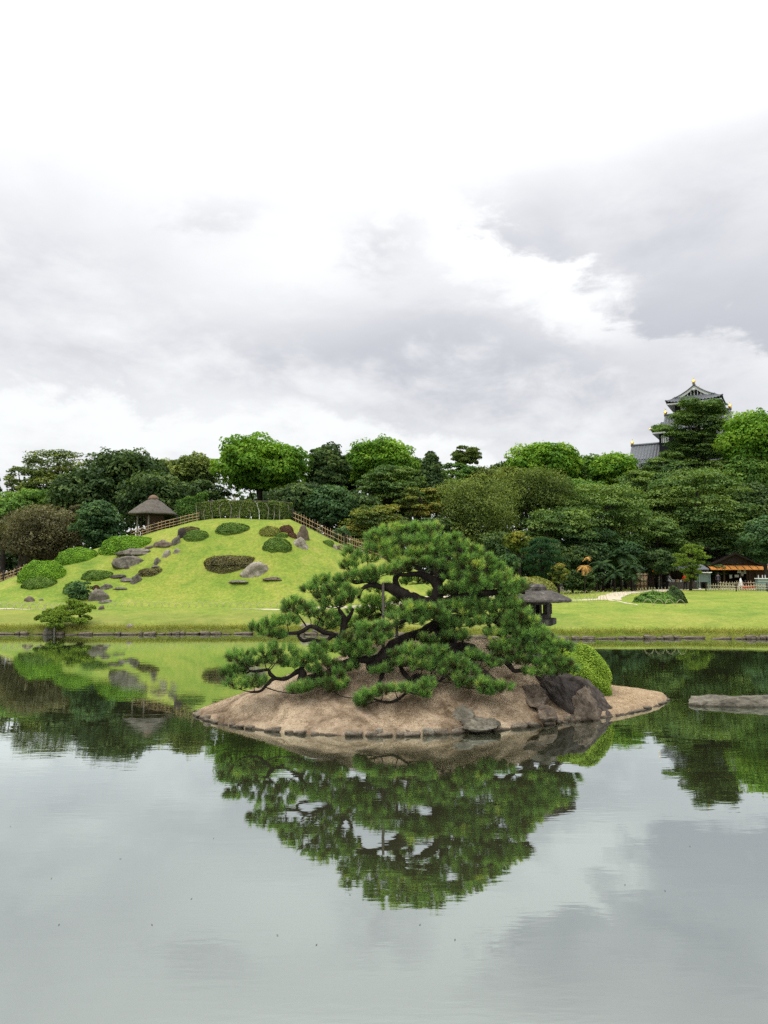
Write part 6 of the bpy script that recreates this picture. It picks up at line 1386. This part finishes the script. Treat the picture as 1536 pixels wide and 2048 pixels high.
# ------------------------------------------------------------------ the castle keep
def castle():
    Y = 150.0; c = at(1397, 950, Y); z0 = gz(c.x, Y); s = mpp(Y); rot = R(-30)
    Z = lambda py: at(1397, py, Y).z - z0
    root = empty('castle_keep', (c.x, Y, z0), rot, 'black castle keep with grey tiled roofs, white gable and golden roof ornaments', 'castle')
    def body(name, w, d, za, zb, mat, x=0, y=0): return MB().box((x, y, (za + zb) / 2), (w, d, zb - za)).build(name, mat, root)
    def hip(name, w, d, za, w2, d2, zb, lift=.35, x=0, y=0, rib=.6, base=None):
        """curved tiled skirt roof from an eave rectangle up to a smaller rectangle, with raised tile rows"""
        m = MB(); T = 6
        for sd in range(4):
            la, lb, oa, ob = (w, w2, d, d2) if sd % 2 == 0 else (d, d2, w, w2); n = max(4, int(la / rib)) * 2; v = []
            for j in range(T + 1):
                t = j / T; L = la + (lb - la) * t; o_ = (oa + (ob - oa) * t) / 2; zz = za + (zb - za) * (.55 * t + .45 * t * t)
                for i in range(n + 1):
                    u = i / n * 2 - 1; r_ = .2 if i % 2 else 0
                    p = Vector((u * L / 2, -o_, zz + lift * abs(u) ** 5 * (1 - t) ** 2 + r_)); v.append(Matrix.Rotation(sd * math.pi / 2, 4, 'Z') @ p + Vector((x, y, 0)))
            f = [(j * (n + 1) + i, j * (n + 1) + i + 1, (j + 1) * (n + 1) + i + 1, (j + 1) * (n + 1) + i) for j in range(T) for i in range(n)]
            m.add(v, f)
            for cs in (-1,):   # hip ridge
                pr = [Matrix.Rotation(sd * math.pi / 2, 4, 'Z') @ Vector((cs * (la + (lb - la) * j / T) / 2, -(oa + (ob - oa) * j / T) / 2, za + (zb - za) * (.55 * j / T + .45 * (j / T) ** 2) + lift * (1 - j / T) ** 2 + .1)) + Vector((x, y, 0)) for j in range(T + 1)]
                m.tube(pr, .17, 6)
        o = m.build(name, tile, root)
        e = MB(); hw, hd = w / 2 - .35, d / 2 - .35
        e.box((x, y, za - .18), (w - .5, d - .5, .30)); e.build('eave_plaster', plaster, root)
        return o
    def shachi(p, k=.82, name='roof_ornament'):
        m = MB(); pts = [(0, 0, 0), (0, -.12 * k, .35 * k), (0, .05 * k, .75 * k), (0, .22 * k, 1.1 * k), (0, .12 * k, 1.5 * k)]
        P, W = crom(pts, [.34 * k, .36 * k, .24 * k, .13 * k, .05 * k], 4); m.tube(P, W, 8)
        for a in (-1, 1): m.add([(0, .1 * k, 1.25 * k), (a * .32 * k, .15 * k, 1.75 * k), (a * .08 * k, .12 * k, 1.45 * k)], [(0, 1, 2), (2, 1, 0)]); m.add([(a * .25 * k, 0, .3 * k), (a * .55 * k, 0, .6 * k), (a * .2 * k, 0, .6 * k)], [(0, 1, 2), (2, 1, 0)])
        return m.build(name, gold, root, True, loc=p)
    def gable_roof(name, L, W_, zb, zr, axis, x, y, rib=.6, orn=True, front=True, face_w=None):
        """straight ridge, curved slopes; ridge runs along axis 'x' or 'y'"""
        rm = Matrix.Rotation(0 if axis == 'y' else math.pi / 2, 4, 'Z'); m = MB(); T = 6; n = max(4, int(L / rib)) * 2
        for sg in (-1, 1):
            v = []
            for j in range(T + 1):
                t = j / T; zz = zb + (zr - zb) * (.6 * t + .4 * t * t)
                for i in range(n + 1): v.append(rm @ Vector((sg * W_ / 2 * (1 - t), -L / 2 + L * i / n, zz + (.2 if i % 2 else 0))) + Vector((x, y, 0)))
            m.add(v, [(j * (n + 1) + i, j * (n + 1) + i + 1, (j + 1) * (n + 1) + i + 1, (j + 1) * (n + 1) + i) for j in range(T) for i in range(n)])
        o = m.build(name, tile, root)
        MB().tube([rm @ Vector((0, -L / 2 - .1, zr + .15)) + Vector((x, y, 0)), rm @ Vector((0, L / 2 + .1, zr + .15)) + Vector((x, y, 0))], .26, 8).build('ridge', tile, o)
        for e in (-1, 1):
            ye = e * (L / 2 - .28); q = [(W_ / 2 * (1 - j / T) , zb + (zr - zb) * (.6 * j / T + .4 * (j / T) ** 2)) for j in range(T + 1)]
            # lattice face
            v = [rm @ Vector((sx * a * .93, ye - e * .25, b - .12)) + Vector((x, y, 0)) for sx in (1, -1) for a, b in q]
            f = [(j, j + 1, T + 1 + j + 1, T + 1 + j) for j in range(T)]
            MB().add(v, f + [tuple(reversed(g_)) for g_ in f][:0]).build('gable_face', black_board, root)
            # white barge boards
            for sx in (1, -1):
                v = []
                for a, b in q: v += [rm @ Vector((sx * a, ye, b - .05)) + Vector((x, y, 0)), rm @ Vector((sx * a * .97, ye, b - .62)) + Vector((x, y, 0)), rm @ Vector((sx * a, ye - e * .14, b - .05)) + Vector((x, y, 0)), rm @ Vector((sx * a * .97, ye - e * .14, b - .62)) + Vector((x, y, 0))]
                f = []
                for j in range(T): k = j * 4; f += [(k, k + 4, k + 5, k + 1), (k + 2, k + 3, k + 7, k + 6), (k, k + 2, k + 6, k + 4), (k + 1, k + 5, k + 7, k + 3)]
                MB().add(v, f).build('barge_board', plaster, root)
            MB().lathe([(.1, -.5), (.34, -.3), (.36, -.1), (.2, 0)], 8).build('gable_pendant', plaster, root, loc=rm @ Vector((0, ye + e * .02, zr - .75)) + Vector((x, y, 0)))
            for g_ in range(7):    # lattice bars
                xx = (g_ - 3) * W_ * .085; top = zb + (zr - zb) * (1 - abs(xx) / (W_ / 2)) * .78
                if top > zb + .4: MB().box(rm @ Vector((xx, ye - e * .2, (zb + .1 + top) / 2)) + Vector((x, y, 0)), (.09, .09, top - zb - .1), rot if False else (0 if axis == 'y' else math.pi / 2)).build('lattice_bar', plaster, root)
        if orn:
            for e in (-1, 1): shachi(rm @ Vector((0, e * (L / 2 - .2), zr + .3)) + Vector((x, y, 0)))
        return o
    # stone base and lower storeys (mostly behind trees)
    MB().box((0, 2, Z(1060) / 2), (21, 19, Z(1060)), 0, .86).build('stone_base', rock_grey, root)
    body('lower_wall', 16.5, 14.5, Z(1060), Z(965), black_board, 0, 2)
    hip('lower_roof', 19.0, 17.0, Z(965), 13.6, 11.6, Z(915), .5, 0, 2)
    body('middle_wall', 13.4, 11.6, Z(925), Z(862), black_board, 0, 1.4)
    hip('middle_roof', 16.2, 14.0, Z(866), 12.4, 10, Z(846), .45, 0, 1.4)
    gable_roof('cross_gable_roof', 12.8, 8.6, Z(858), Z(823), 'x', 0, 1.4)
    body('upper_wall', 7.6, 7.2, Z(860), Z(806), black_board, 0, 1.4)
    hip('top_roof_skirt', 10.8, 10.2, Z(808), 7.4, 7.4, Z(796), .45, 0, 1.4)
    gable_roof('top_gable_roof', 8.2, 7.4, Z(796.5), Z(775), 'y', 0, 1.4)
    # left wing
    wx = -9.6
    body('wing_wall', 7.5, 7.5, Z(1060), Z(930), black_board, wx, 1)
    hip('wing_roof_skirt', 9.6, 9.6, Z(931), 6.8, 6.8, Z(915), .35, wx, 1)
    gable_roof('wing_gable_roof', 7.4, 7.0, Z(915), Z(880), 'x', wx, 1)
    def window(x, z, w, h, y):
        o = MB().box((x, y, z), (w, .12, h)).build('window', plaster, root)
        for k in range(4): MB().box((x - w / 2 + w * (k + .5) / 4, y - .08, z), (w * .07, .06, h * .94)).build('window_bar', black_board, o)
    window(-5.5, Z(880), 1.4, 1.5, -4.5); window(4.9, Z(878), 1.5, 1.4, -4.5); window(0, Z(880), 1.3, 1.4, -4.5)
    window(-9.6, Z(948), 1.0, 1.4, -2.85); window(-7.6, Z(948), 1.0, 1.4, -2.85)
    window(-2.2, Z(817), .9, .9, -2.3); window(2.2, Z(817), .9, .9, -2.3)
    for (x, y, z) in ((-8.2, -5.8, Z(862)), (8.2, -5.8, Z(862)), (-3.2, -3.9, Z(833)), (0, -5.6, Z(852))): shachi((x, y, z), .42, 'corner_ornament')
castle()

# ------------------------------------------------------------------ leaves floating on the pond
lm = MB().add([(-.5, 0, .1), (0, -.26, 0), (.5, 0, .12), (0, .26, 0)], [(0, 1, 2, 3)]).mesh('floating_leaf'); lm.materials.append(MATS['tree_bark'])
r = random.Random(8)
for (px, py) in ((118, 1850), (304, 1850), (383, 1798), (427, 1677), (241, 1718), (103, 1757), (21, 1653), (910, 1880), (633, 1890), (555, 1871), (700, 1790), (1380, 1693), (1250, 1770), (1330, 1782), (840, 1850)):
    X, Yw = wat(px, py); o = link('floating_leaf', lm, None, None, (X, Yw, .004)); o.scale = (.024, .024, .02); o.rotation_euler = (0, 0, r.uniform(0, 6)); tag(o, 'tiny brown leaf fleck floating on the open water', 'leaf', 'leaf flecks floating on the pond')
